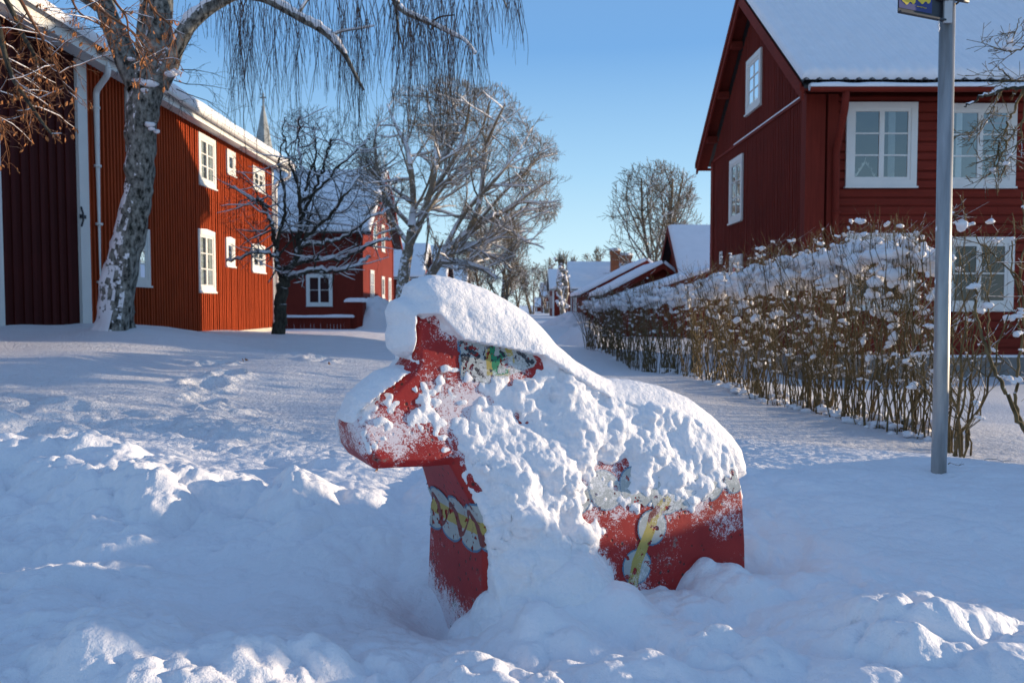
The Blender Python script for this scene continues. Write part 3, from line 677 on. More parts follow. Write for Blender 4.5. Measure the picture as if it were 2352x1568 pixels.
for o in [c for c in horse.children if c.name.startswith(('body', 'painted'))]:
    me = o.data; n = len(me.vertices); co = np.zeros(n * 3); me.vertices.foreach_get('co', co); co = co.reshape(-1, 3)
    t = (co[:, 0] - HO[0]) * HU[0] + (co[:, 1] - HO[1]) * HU[1]; s_ = (co[:, 0] - HO[0]) * HN[0] + (co[:, 1] - HO[1]) * HN[1]
    i = np.clip(((t - ts[0]) / st3).astype(int), 0, len(ts) - 1); j = np.clip(((co[:, 2] - zs3[0]) / st3).astype(int), 0, len(zs3) - 1)
    f = .20 + .66 * sstep(-.016, .003, TM[i, j]) - .15 * sstep(.0, .4, vnoise(co[:, 0] * 6, co[:, 1] * 6, co[:, 2] * 6))
    front = np.abs(t - front_t(co[:, 2])) < .02
    f = np.where(front & (co[:, 2] < .46), sstep(.14, -.12, co[:, 2]) * .9 + .22 + .3 * sstep(-.02, -.2, s_) * sstep(.3, .0, co[:, 2]), f); f = np.where(co[:, 2] < side_uv(900, 1075)[1] + .02, np.where(front, f, f * .4 + 0), f) if False else f
    a = me.attributes.new('frost', 'FLOAT', 'POINT'); a.data.foreach_set('value', f.astype(np.float32))
# ------------------------------------------------------------------ buildings
def window(parent, o, r, n, w, h, cols=2, rows=2, tw=.11, sill=True, curtain=0, split=True, name='window', label=None, snowsill=False, glass='glass'):
    """o: lower left outer corner on the wall, r: unit vector to the right, n: outward normal"""
    o, r, n = np.array(o, float), np.array(r, float), np.array(n, float); u = np.array([0, 0, 1.0])
    mb = MB()
    def bx(a0, a1, b0, b1, c0, c1, mi=0): mb.obox(o + r * a0 + u * b0 + n * c0, r * (a1 - a0), u * (b1 - b0), n * (c1 - c0), mi)
    bx(0, w, 0, tw, 0, .045); bx(0, w, h - tw, h, 0, .045); bx(0, tw, tw, h - tw, 0, .045); bx(w - tw, w, tw, h - tw, 0, .045)
    iw, ih = w - 2 * tw, h - 2 * tw; fw = min(.055, iw * .12)
    bx(tw, w - tw, tw, tw + fw, .012, .03); bx(tw, w - tw, h - tw - fw, h - tw, .012, .03)
    bx(tw, tw + fw, tw + fw, h - tw - fw, .012, .03); bx(w - tw - fw, w - tw, tw + fw, h - tw - fw, .012, .03)
    if split and cols == 2: bx(w / 2 - fw * .85, w / 2 + fw * .85, tw + fw, h - tw - fw, .012, .034)
    elif cols > 1:
        for i in range(1, cols): c = tw + fw + (iw - 2 * fw) * i / cols; bx(c - .013, c + .013, tw + fw, h - tw - fw, .014, .028)
    for i in range(1, rows):
        c = tw + fw + (ih - 2 * fw) * i / rows
        if split and cols == 2:
            bx(tw + fw, w / 2 - fw * .85, c - .013, c + .013, .014, .028); bx(w / 2 + fw * .85, w - tw - fw, c - .013, c + .013, .014, .028)
        else: bx(tw + fw, w - tw - fw, c - .012, c + .012, .015, .027)
    if sill: bx(-.02, w + .02, -.035, -.002, 0, .075)
    bx(tw + .004, w - tw - .004, tw + .004, h - tw - .004, .001, .004, 1)
    if curtain:
        for a0, a1, b0, b1 in curtain: bx(tw + iw * a0, tw + iw * a1, tw + ih * b0, tw + ih * b1, .0045, .0075, 2)
    wo = mb.build(name, [M['white'], M['dark'], M['curtain']], parent)
    if label: wo['label'] = label
    g = MB(); p = o + r * (tw + .003) + u * (tw + .003) + n * .0135; g.add([p, p + r * (iw - .006), p + r * (iw - .006) + u * (ih - .006), p + u * (ih - .006)], [(0, 1, 2, 3)])
    g.build('pane', M[glass], wo)
    if snowsill:
        V, Q = tube([o + r * (-.02) + n * .04 + u * .0, o + r * (w * .3) + n * .045 + u * .01, o + r * (w * .7) + n * .045 + u * .008, o + r * (w + .02) + n * .04], [.02, .035, .03, .02], 8)
        fast('sill_snow', V, Q, M['snow_far'], wo)
        V, Q = tube([o + r * (0) + n * .03 + u * (h + .0), o + r * (w * .5) + n * .035 + u * (h + .02), o + r * w + n * .03 + u * (h)], [.015, .03, .02], 8)
        fast('sill_snow', V, Q, M['snow_far'], wo)
    return wo
def roof_snow(parent, c00, c10, c11, c01, th, nx, ny, corr=0, cper=.3, seed=1, lump=.03, name='roof_snow', edge=.12, round_all=True):
    """snow blanket over the quad c00-c10 (eave) c01-c11 (ridge); rounded edges"""
    c00, c10, c11, c01 = [np.array(c, float) for c in (c00, c10, c11, c01)]
    nrm = np.cross(c10 - c00, c01 - c00); nrm /= np.linalg.norm(nrm)
    if nrm[2] < 0: nrm = -nrm
    L = np.linalg.norm(c10 - c00); Wd = np.linalg.norm(c01 - c00)
    def sp(n, Lx):
        a = np.linspace(0, 1, n); e = np.array([0, .004, .012, .025, .045, .07]) * (edge * 8) / Lx * 1.0
        e = e[e < .2]; return np.unique(np.concatenate([a, e, 1 - e]))
    a = sp(nx, L); b = sp(ny, Wd); Aa, Bb = np.meshgrid(a, b, indexing='ij')
    P = (c00[None, None] * ((1-Aa)*(1-Bb))[..., None] + c10 * (Aa*(1-Bb))[..., None] + c11 * (Aa*Bb)[..., None] + c01 * ((1-Aa)*Bb)[..., None])
    dl = np.minimum(Aa, 1 - Aa) * L; de = Bb * Wd; dr = (1 - Bb) * Wd * (1 if round_all else 1000) 
    d = np.minimum(np.minimum(dl, de), np.where(dr < 1e8, dr + .35, dr)); h = np.sqrt(np.clip(1 - (1 - np.clip(d / edge, 0, 1)) ** 2, 0, 1))
    t = th * (.94 + lump / th * fbm(P[..., 0] * .9 + P[..., 1] * .9, P[..., 2] * 1.3 + P[..., 1] * .4, 3, seed=seed))
    if corr: t = t + corr * np.cos(Aa * L * 2 * math.pi / cper)
    t = t + .006 * fbm(P[..., 0] * 5, (P[..., 1] + P[..., 2]) * 5, 3, seed=seed + 1)
    V = P + nrm * (t * h + .006)[..., None]
    return fast(name, V.reshape(-1, 3), grid_faces(len(a), len(b)), M['snow_far'], parent, True)
def battens(parent, o, r, n, L, z0f, z1f, pitch, bw, bt, mat, name='cladding', holes=()):
    """upright boards with cover battens along the wall; z limits may be functions of the distance s"""
    o, r, n = np.array(o, float), np.array(r, float), np.array(n, float); mb = MB(); k = 0; rr = random.Random(3)
    s = 0
    while s + bw < L:
        a, b = z0f(s + bw / 2), z1f(s + bw / 2); segs = [(a, b)]
        for (h0, h1, g0, g1) in holes:
            if s + bw > h0 and s < h1:
                ns = []
                for (p, q) in segs:
                    if g1 <= p or g0 >= q: ns.append((p, q))
                    else:
                        if p < g0: ns.append((p, g0))
                        if g1 < q: ns.append((g1, q))
                segs = ns
        tt_ = bt * rr.uniform(.8, 1.15)
        for (p, q) in segs: mb.obox(o + r * s + np.array([0, 0, p]), r * bw, np.array([0, 0, q - p]), n * tt_)
        s += pitch * rr.uniform(.96, 1.04)
    return mb.build(name, mat, parent)
def gutter(parent, a, b, rad, mat, name='gutter', snow=True):
    a, b = np.array(a, float), np.array(b, float); d = (b - a) / np.linalg.norm(b - a); side = np.cross(d, [0, 0, 1.0])
    ang = np.linspace(math.pi, 2 * math.pi, 9); V = []
    for rr_ in (rad, rad * .86):
        for p in (a, b):
            for t in ang: V.append(p + side * math.cos(t) * rr_ + np.array([0, 0, math.sin(t) * rr_]))
    Q = []
    for k in (0, 18):
        for i in range(8): Q.append((k + i, k + i + 1, k + 9 + i + 1, k + 9 + i))
    for i in (0, 8): Q.append((i, i + 18, i + 27, i + 9))
    o = fast(name, V, Q, mat, parent, True)
    if snow:
        n = max(6, int(np.linalg.norm(b - a) / .25)); q = np.linspace(0, 1, n); P = a[None] + (b - a)[None] * q[:, None]; P[:, 2] += rad * .25 + .012 * vnoise(q * 40, q * 0)
        V, Q = tube(P, rad * .9 * (1 + .12 * vnoise(q * 60 + 3, q * 0)), 8); s = fast('gutter_snow', V, Q, M['snow_far'], o)
    return o
Z = np.array([0, 0, 1.0])

# ---- long red house on the left -------------------------------------------------
XL = -7.3; LY0, LY1 = 6.5, 24.4; EZ = 5.0
hl = empty('red_house', (XL, 16, 0)); tag(hl, 'long red board house on the left with white windows and white downpipe', 'house')
mb = MB(); mb.prism([(XL, LY0, -.3), (XL, LY0, EZ + .1), (-11.3, LY0, 7.35), (-15.3, LY0, EZ + .1), (-15.3, LY0, -.3)], (0, LY1 - LY0, 0)); mb.build('wall', M['red_shadowed'], hl)
mb = MB(); mb.box((-15.36, 13.8, -.4), (XL + .05, LY1 + .04, .22)); mb.build('foundation', M['plinth'], hl)
def wl(px0, px1, pyt, pyb, cols=2, rows=3, **k):
    """window on the left wall from photo pixels (left edge, right edge, top and bottom at the left edge)"""
    a = atx(px0, pyt, XL); b = atx(px1, pyt, XL); c = atx(px0, pyb, XL)
    return (a[1], b[1], c[2], a[2], cols, rows, k)
WL = [wl(451, 490, 302, 420, 2, 3, curtain=[(0, .3, 0, 1), (.72, 1, 0, 1)]), wl(517, 536, 341, 397, 1, 1, tw=.13), wl(577, 604, 379, 433, 2, 2, tw=.13),
      wl(450, 489, 526, 669, 2, 3, snowsill=True, curtain=[(.05, .3, 0, 1), (.7, .95, 0, 1)]), wl(515, 535, 546, 610, 1, 1, tw=.13, snowsill=True), wl(575, 605, 561, 623, 2, 2, tw=.14, snowsill=True),
      wl(284, 334, 200, 348, 2, 3), wl(286, 338, 517, 654, 2, 3)]
holes = []
for (y0, y1, z0, z1, c_, r_, k) in WL:
    window(hl, (XL + .012, y0, z0), (0, 1, 0), (1, 0, 0), y1 - y0, z1 - z0, c_, r_, **k); holes.append((y0 - 13.78, y1 - 13.78, z0, z1))
battens(hl, (XL, 13.78, 0), (0, 1, 0), (1, 0, 0), LY1 - 13.78 - .12, lambda s: .2, lambda s: EZ + .02, .125, .052, .045, M['red_lit'], 'cladding', holes)
battens(hl, (XL, 11.43, 0), (0, 1, 0), (1, 0, 0), 2.0, lambda s: .3, lambda s: EZ + .02, .24, .10, .022, M['red_dark'], 'door')
battens(hl, (XL, LY0, 0), (0, 1, 0), (1, 0, 0), 4.6, lambda s: .3, lambda s: EZ + .02, .125, .05, .028, M['red_v'], 'cladding')
mb = MB()
mb.box((XL, 13.46, -.2), (XL + .05, 13.76, EZ)); mb.box((XL, 11.22, -.2), (XL + .05, 11.40, EZ)); mb.box((XL, LY1 - .11, .0), (XL + .05, LY1 + .05, EZ)); mb.each('corner_board', M['white'], hl)
p = atx(187, 497, XL + .06); mb = MB(); mb.tube([p + Z * .16, p + np.array([.03, 0, .05]), p + np.array([.03, 0, -.07]), p - Z * .17], .015, 6); mb.box((XL + .05, p[1] - .04, p[2] - .03), (XL + .075, p[1] + .13, p[2] + .03)); mb.build('hinge', M['iron'], hl)
# roof: boards, tiles, fascia, snow
ex = XL + .42
mb = MB(); sl = (7.45 - EZ - .12) / (11.3 + ex)
mb.prism([(ex, 0, EZ + .10), (ex, 0, EZ + .16), (-11.3, 0, 7.51), (-15.7, 0, EZ + .16), (-15.7, 0, EZ + .10), (-11.3, 0, 7.42)], (0, LY1 + .6 - LY0 + .4, 0)); 
ro = mb.build('roof', M['tile'], hl); ro.location.y += LY0 - .4
mb = MB(); mb.box((ex - .02, LY0 - .4, EZ - .04), (ex + .02, 13.35, EZ + .24)); mb.box((ex - .05, 13.35, EZ - .05), (ex - .02, LY1 + .6, EZ + .09)); mb.box((XL + .03, LY0, EZ + .02), (ex - .06, LY1 + .5, EZ + .05))
mb.prism([(ex - .02, LY1 + .6, EZ - .03), (ex - .02, LY1 + .6, EZ + .18), (-11.3, LY1 + .6, 7.6), (-11.3, LY1 + .6, 7.38)], (0, .04, 0)); mb.build('fascia', M['white'], hl)
mb = MB(); mb.box((ex - .0, LY0 - .4, EZ + .245), (ex + .03, 13.3, EZ + .275)); mb.build('roof_edge', M['red_y'], hl)
acc = Acc(); y = 13.4
while y < LY1 + .6:
    acc.tube(np.array([[ex + .06, y, EZ + .14], [ex - .35, y, EZ + .14 + .35 * sl]]), .05, 6); y += .21
acc.build('eave_tile', M['tile'], hl)
roof_snow(hl, (ex + .125, LY0 - .4, EZ + .125), (ex + .125, LY1 + .62, EZ + .125), (-11.3, LY1 + .62, 7.6), (-11.3, LY0 - .4, 7.6), .17, 120, 20, .006, .21, 3, edge=.1)
roof_snow(hl, (-15.7, LY1 + .62, EZ + .2), (-15.7, LY0 - .4, EZ + .2), (-11.3, LY0 - .4, 7.6), (-11.3, LY1 + .62, 7.6), .17, 30, 10, 0, .21, 4, edge=.1)
gutter(hl, (ex + .07, 13.42, EZ + .13), (ex + .07, LY1 + .6, EZ + .10), .07, M['white'], snow=False)
def pipe(parent, pts, r, mat, name='downpipe', brackets=(), bn=(1, 0, 0)):
    P = np.array(pts, float); out = [P[0]]
    for i in range(1, len(P) - 1):
        a, b, c = P[i-1], P[i], P[i+1]; d1 = (a - b) / np.linalg.norm(a - b); d2 = (c - b) / np.linalg.norm(c - b); rr_ = min(.09, np.linalg.norm(a-b)*.4, np.linalg.norm(c-b)*.4)
        for t in np.linspace(0, 1, 6): out.append((1-t)**2 * (b + d1*rr_) + 2*t*(1-t) * b + t*t * (b + d2*rr_))
    out.append(P[-1]); mb = MB(); mb.tube(out, r, 12)
    for z in brackets:
        q = P[-1].copy(); q[2] = z; mb.tube([q - Z * .02, q + Z * .02], r * 1.22, 12)
    return mb.build(name, mat, parent, True)
pipe(hl, [(ex + .07, 13.62, EZ + .02), (ex + .07, 13.62, EZ - .22), (XL + .12, 13.93, EZ - .42), (XL + .12, 13.93, .45)], .05, M['white'], brackets=(1.3, 2.3, 3.3, 4.3))
pipe(hl, [(ex + .07, LY1 + .2, EZ + .0), (ex + .07, LY1 + .2, EZ - .2), (XL + .12, LY1 + .0, EZ - .42), (XL + .12, LY1 + .0, .15)], .045, M['white'], brackets=(1.5, 3.2))
mb = MB(); mb.box((-9.9, 21.4, 5.8), (-9.3, 22.1, 7.35)); mb.box((-9.96, 21.34, 7.1), (-9.24, 22.16, 7.22)); mb.build('chimney', M['brick'], hl)
mb = MB(); mb.box((-9.94, 21.36, 7.36), (-9.26, 22.14, 7.5)); mb.build('chimney_snow', M['snow_far'], hl)

# ---- red house on the right -----------------------------------------------------
XR, RY0, RY1, RZ = 5.50, 15.0, 22.0, 4.78; APX = 8.02; XE = 15.0
hr = empty('red_house', (XR, 15, -.5)); tag(hr, 'tall red timber house behind the hedge on the right, gable to the street', 'house')
mb = MB(); ym = (RY0 + RY1) / 2
mb.prism([(XR, RY0, -.1), (XR, RY1, -.1), (XR, RY1, RZ), (XR, ym, RZ + 2.72), (XR, RY0, RZ)], (XE - XR, 0, 0)); mb.build('wall', M['red_v'], hr)
mb = MB(); mb.box((XR - .06, RY0 - .08, -.8), (XE, RY1 + .05, -.08)); mb.build('foundation', M['stone'], hr)
mb = MB(); mb.box((XR - .07, RY0 - .1, -.083), (XE, RY0 + .1, -.04)); mb.build('foundation_snow', M['snow_far'], hr)
# log wall facing the camera
mb = MB(); z = -.06; rr = random.Random(4); i = 0
while z < RZ - .02:
    h = rr.uniform(.15, .2); z1 = min(z + h - .008, RZ)
    x = 6.05
    while x < XE:
        x1 = min(XE, x + rr.uniform(2.5, 5)); d0 = rr.uniform(.012, .026)
        mb.prism([(x, RY0, z), (x, RY0 - d0 - .012, z + .008), (x, RY0 - d0 - .014, z1 - .03), (x, RY0 - d0 * .3, z1)], (x1 - x - .004, 0, 0)); x = x1
    z += h
mb.build('log_cladding', M['red_h'], hr)
def wr(px0, px1, pyt, pyb):
    a = at(px0, pyt, RY0); b = at(px1, pyb, RY0); return a[0], b[0], b[2], a[2]
WR = [((1942, 2100, 237, 429), 3, [(.62, .74, 0, 1)], 'white framed upper window with a triangular candle stand'), ((2167, 2326, 240, 430), 3, [(.1, .2, 0, 1)], None), ((1942, 2100, 541, 709), 2, [(.0, .12, 0, 1), (.88, 1, 0, 1)], None), ((2165, 2321, 545, 711), 2, [(.0, .1, 0, 1)], None)]
for q, rows, cur, lab in WR:
    x0, x1, z0, z1 = wr(*q)
    wo = window(hr, (x0, RY0 - .035, z0), (1, 0, 0), (0, -1, 0), x1 - x0, z1 - z0, 2, rows, tw=.115, curtain=cur, label=lab, glass='glass' if rows == 3 else 'glass_dim')
    if lab:
        cb = MB(); bx_, bz_ = x0 + .19, z0 + .18
        for i in range(7):
            f = i / 6; xx = bx_ + .36 * f; zz_ = bz_ + .30 * (1 - abs(f - .5) * 2)
            cb.box((xx - .007, RY0 - .0452, zz_), (xx + .007, RY0 - .0432, zz_ + .055))
        for s_ in (0, 1):
            xa, xb = (bx_, bx_ + .18) if s_ == 0 else (bx_ + .36, bx_ + .18)
            cb.prism([(xa - .015, RY0 - .0432, bz_), (xa + .02, RY0 - .0432, bz_), (xb + (.012 if s_ == 0 else -.012), RY0 - .0432, bz_ + .27), (xb, RY0 - .0432, bz_ + .315)], (0, -.002, 0))
        cb.build('candle_stand', M['white'], wo)
x0, x1, z0, z1 = wr(1942, 2100, 541, 709)
mb = MB(); mb.box((x0 - .02, RY0 - .11, z1 + .001), (x1 + .02, RY0 - .03, z1 + .035)); mb.build('lintel_snow', M['snow_far'], hr)
# gable
def wg(px0, px1, pyt, pyb):
    a = atx(px0, pyt, XR); b = atx(px1, pyt, XR); c = atx(px0, pyb, XR); return b[1], a[1], c[2], a[2]
WG = [wg(1719, 1752, 143, 264), wg(1680, 1709, 371, 514), wg(1680, 1707, 589, 720)]
gh = []
for (y0, y1, z0, z1) in WG:
    window(hr, (XR - .012, y1, z0), (0, -1, 0), (-1, 0, 0), y1 - y0, z1 - z0, 2, 3, tw=.12, split=False); gh.append((RY1 - y1, RY1 - y0, z0, z1))
topz = lambda s: RZ + 2.72 * (1 - abs(s - 3.5) / 3.5) - .02
battens(hr, (XR, RY1, 0), (0, -1, 0), (-1, 0, 0), 7.0, lambda s: -.06, lambda s: min(topz(s), RZ - .03), .098, .042, .026, M['red_v'], 'cladding', gh)
battens(hr, (XR, RY1, 0), (0, -1, 0), (-1, 0, 0), 7.0, lambda s: RZ + .03, lambda s: max(topz(s), RZ + .031), .098, .042, .026, M['red_v'], 'cladding', gh)
mb = MB(); mb.box((XR - .05, RY0, RZ - .03), (XR, RY1, RZ + .03)); mb.build('rail', M['red_y'], hr)
mb = MB(); mb.box((XR - .05, RY0 + .1, RZ + .032), (XR - .02, RY1 - 2.2, RZ + .06)); mb.build('rail_snow', M['snow_far'], hr)
mb = MB(); mb.box((XR - .06, RY0 - .10, -.07), (XR + .30, RY0 + .16, RZ)); mb.box((XR + .34, RY0 - .12, -.07), (XR + .53, RY0, RZ)); mb.box((XR - .05, RY1 - .22, -.07), (XR, RY1 + .03, RZ)); mb.each('corner_board', M['red_v'], hr)
ey0, ey1, exl = RY0 - .58, RY1 + .58, XR - .28
zed = RZ + .10; rz_ = zed + (ym - ey0) * (2.72 / 3.5); mb = MB()
for (ya, za, yb, zb_) in ((ey0, zed - .0, ym, rz_), (ey1, zed, ym, rz_)):
    mb.prism([(exl, ya, za - .32), (exl, ya, za - .10), (exl, yb, zb_ - .10), (exl, yb, zb_ - .33)], (-.05, 0, 0))
    mb.prism([(exl - .052, ya, za - .16), (exl - .052, ya, za - .02), (exl - .052, yb, zb_ - .02), (exl - .052, yb, zb_ - .16)], (-.03, 0, 0))
mb.build('bargeboard', M['red_y'], hr)
mb = MB()
mb.prism([(exl, ey0, zed - .12), (exl, ey0, zed - .05), (exl, ym, rz_ - .02), (exl, ey1, zed - .05), (exl, ey1, zed - .12), (exl, ym, rz_ - .10)], (XE - exl + .4, 0, 0)); mb.build('roof', M['tile'], hr)
mb = MB()
for f in (.22, .5, .78, 1.0):
    for sgn in (-1, 1):
        yy = ym + sgn * (ym - ey0) * (1 - f) * .98; zz_ = zed + (rz_ - zed) * f - .34
        mb.box((exl + .01, yy - .09, zz_), (XR, yy + .09, zz_ + .16))
for sgn in (-1, 1): mb.prism([(exl, ym + sgn * (ym - ey0), zed - .16), (exl, ym + sgn * (ym - ey0), zed - .125), (exl, ym, rz_ - .105), (exl, ym, rz_ - .15)], (XR - exl, 0, 0))
mb.build('purlin', M['red_y'], hr)
acc = Acc(); x = exl + .02
while x < XE:
    P = np.array([[x, ey0 - .05, zed - .02], [x, ey0 + .4, zed - .02 + .45 * .777]]); acc.tube(P, .062, 8); x += .235
acc.build('eave_tile', M['tile'], hr)
roof_snow(hr, (exl - .06, ey0 - .02, zed + .025), (XE + .4, ey0 - .02, zed + .025), (XE + .4, ym, rz_ + .03), (exl - .06, ym, rz_ + .03), .17, 420, 46, .020, .235, 7, edge=.16)
roof_snow(hr, (XE + .4, ey1, zed + .02), (exl - .06, ey1, zed + .02), (exl - .06, ym, rz_ + .03), (XE + .4, ym, rz_ + .03), .17, 40, 20, 0, .235, 8, edge=.16)
gutter(hr, (exl + .05, ey0 - .12, zed - .14), (XE + .3, ey0 - .12, zed - .14), .075, M['red_h'])
roof_snow(hr, (exl + .1, ey0 - .17, zed - .13), (XE + .3, ey0 - .17, zed - .13), (XE + .3, ey0 + .02, zed - .06), (exl + .1, ey0 + .02, zed - .06), .045, 300, 4, 0, .2, 9, edge=.04, lump=.02, name='gutter_snow')
pipe(hr, [(5.93, ey0 - .10, zed - .2), (5.92, ey0 - .08, zed - .5), (5.98, RY0 - .17, zed - 1.15), (6.0, RY0 - .17, -.2)], .065, M['red_v'], brackets=(1.0, 2.6), bn=(0, -1, 0))
gutter(hr, (exl, ey1 + .1, zed - .14), (XE, ey1 + .1, zed - .14), .07, M['red_h'], snow=False)
mb = MB(); mb.tube([(10.85, ym - 1.0, rz_ - .9), (10.85, ym - 1.0, rz_ - .0)], .09, 10); mb.build('roof_vent', M['red_v'], hr)
q = atx(1655, 592, XR - .05); sg = MB(); sg.box((XR - .05, q[1] - .13, q[2] - .16), (XR - .035, q[1] + .13, q[2] + .16)); sp_ = sg.build('number_plate', M['white'], hr)
sg = MB()
for k in range(3): sg.box((XR - .0525, q[1] - .09, q[2] + .09 - k * .09), (XR - .0505, q[1] + .07 - .03 * k, q[2] + .05 - k * .09))
sg.build('plate_lettering', M['iron'], sp_)

# ---- generic red cottages further away ------------------------------------------
def cottage(label, x0, x1, y0, y1, z0, ez, rz, axis='x', gside=-1, oh=.4, th=.16, wins=(), name='red_cottage', chim=(), group=None, white=True):
    """ridge along `axis`; gside: which x end faces the street"""
    e = empty(name, ((x0 + x1) / 2, (y0 + y1) / 2, z0)); tag(e, label, 'house', group)
    ym_, xm_ = (y0 + y1) / 2, (x0 + x1) / 2; mb = MB()
    if axis == 'x': mb.prism([(x0, y0, z0), (x0, y1, z0), (x0, y1, ez), (x0, ym_, rz), (x0, y0, ez)], (x1 - x0, 0, 0))
    else: mb.prism([(x0, y0, z0), (x1, y0, z0), (x1, y0, ez), (xm_, y0, rz), (x0, y0, ez)], (0, y1 - y0, 0))
    mb.build('wall', M['red_v'], e)
    if axis == 'x':
        k = (rz - ez) / (ym_ - y0); ya, yb = y0 - oh, y1 + oh; xa, xb = x0 - oh, x1 + oh; zl = ez - oh * k + .05; zr = rz + .05
        mb = MB(); mb.prism([(xa, ya, zl), (xa, ya, zl + .08), (xa, ym_, zr + .08), (xa, yb, zl + .08), (xa, yb, zl), (xa, ym_, zr)], (xb - xa, 0, 0)); mb.build('roof', M['tile'], e)
        for xx in (xa - .04, xb):
            mb = MB()
            for yy in (ya, yb): mb.prism([(xx, yy, zl - .14), (xx, yy, zl + .12), (xx, ym_, zr + .12), (xx, ym_, zr - .16)], (.04, 0, 0))
            mb.build('bargeboard', M['white'] if white else M['red_y'], e)
        roof_snow(e, (xa, ya, zl + .1), (xb, ya, zl + .1), (xb, ym_, zr + .1), (xa, ym_, zr + .1), th, 60, 16, .0, .3, int(y0), edge=.16)
        roof_snow(e, (xb, yb, zl + .1), (xa, yb, zl + .1), (xa, ym_, zr + .1), (xb, ym_, zr + .1), th, 30, 10, .0, .3, int(y0) + 1, edge=.16)
        gutter(e, (xa, ya - .08, zl), (xb, ya - .08, zl), .07, M['white'] if white else M['red_h'], snow=False)
    mb = MB()
    for (xx, yy) in ((x0, y0), (x1, y0), (x0, y1), (x1, y1)):
        mb.box((xx - .035 if xx == x0 else xx - .18, yy - .03 if yy == y0 else yy - .17, z0), (xx + .18 if xx == x0 else xx + .035, yy + .17 if yy == y0 else yy + .03, ez - .02))
    mb.each('corner_board', M['white'] if white else M['red_v'], e)
    for (face, a, z, w_, h_, c_, r_) in wins:
        if face == '-y': window(e, (a, y0 - .004, z), (1, 0, 0), (0, -1, 0), w_, h_, c_, r_, tw=.12)
        if face == '+x': window(e, (x1 + .004, a, z), (0, 1, 0), (1, 0, 0), w_, h_, c_, r_, tw=.12)
        if face == '-x': window(e, (x0 - .004, a + w_, z), (0, -1, 0), (-1, 0, 0), w_, h_, c_, r_, tw=.12)
    for (cx, cy, w_, zb, zt) in chim:
        mb = MB(); mb.box((cx - w_, cy - w_, zb), (cx + w_, cy + w_, zt)); mb.box((cx - w_ * 1.18, cy - w_ * 1.18, zt - .3), (cx + w_ * 1.18, cy + w_ * 1.18, zt)); c = mb.build('chimney', M['brick'], e)
        V, Q = tube([(cx, cy, zt - .02), (cx, cy, zt + .1), (cx, cy, zt + .22), (cx, cy, zt + .26)], [w_ * 1.4, w_ * 1.5, w_ * 1.1, .02], 12); fast('chimney_snow', V, Q, M['snow_far'], c)
    return e
h2 = cottage('red house with steep snowy roof and sunlit gable beyond the bare crooked tree', -19, XL, 39, 49, -.3, 4.6, 8.0, wins=[('-y', -10.05, .85, 1.28, 1.55, 2, 2), ('-y', -12.6, .85, 1.28, 1.55, 2, 2),
   ('+x', 41.9, 3.9, 1.1, 1.5, 1, 3), ('+x', 44.6, 3.9, 1.1, 1.5, 1, 3), ('+x', 41.0, .6, 1.1, 2.1, 2, 3), ('+x', 44.6, 1.3, .9, 1.2, 1, 2), ('+x', 47, 1.0, 1.0, 1.5, 2, 2)], white=False, oh=.5)
g_ = 'red cottages along the far end of the street'
cottage('red cottage with white gable boards just behind the big tree', -17, XL, 62, 70, -.3, 3.2, 5.7, wins=[('+x', 66.5, 1, 1, 1.3, 2, 2)], oh=.5, group=g_)
cottage('second red cottage with white gable boards beyond the big tree', -17, XL, 84, 93, -.3, 4.0, 7.2, wins=[('+x', 86, 1, 1, 1.3, 2, 2), ('+x', 89, 4.0, 1, 1.3, 2, 2), ('-y', -9.5, 1, 1.2, 1.4, 2, 2)], oh=.5, group=g_)
cottage('farthest red cottage seen left of the street past the big tree', -17, XL, 122, 132, -.3, 4.0, 7.2, wins=[('+x', 124, 1, 1.2, 1.5, 2, 2), ('+x', 128, 1, 1.2, 1.5, 2, 2)], oh=.5, group=g_)
cottage('red cottage with two brick chimneys on its long snowy roof, right of the street', 5.2, 14.6, 65, 75, -.6, 2.2, 4.4, wins=[('-x', 66, .4, 1.0, 1.4, 1, 2), ('-x', 69, .4, 1, 1.4, 1, 2), ('-y', 6.0, .2, 1, 1.3, 2, 2), ('-y', 8.3, .2, 1, 1.3, 2, 2)], oh=.4,
        chim=[(8.5, 66.1, .34, 2.2, 5.35), (9.9, 70, .48, 3.8, 5.2)], group=g_)
cottage('narrow red cottage with white corner boards behind the pollarded tree', 5.0, 14, 98, 106, -.6, 2.9, 5.2, wins=[('-x', 99.5, .5, 1, 1.5, 1, 2), ('-x', 103, .5, 1, 1.5, 1, 2)], group=g_)
cottage('small distant cottage with snowy roof at the end of the street', 5.4, 13, 138, 148, -.8, 2.4, 4.6, wins=[('-y', 6, .2, 1.2, 1.3, 2, 2)], group=g_)
cottage('tiny snow roofed cottage closing the view at the street end', 5.0, 9.5, 165, 172, -.8, .6, 2.2, wins=[('-y', 6, -.4, 1.0, .8, 2, 2)], group=g_)
cottage('small red cottage with steep snowy roof left of the tall right house', 7.3, 14, 33.6, 37.8, -.6, 2.25, 4.2, white=False, oh=.35, wins=[('-y', 9, .4, 1, 1.2, 2, 2)])
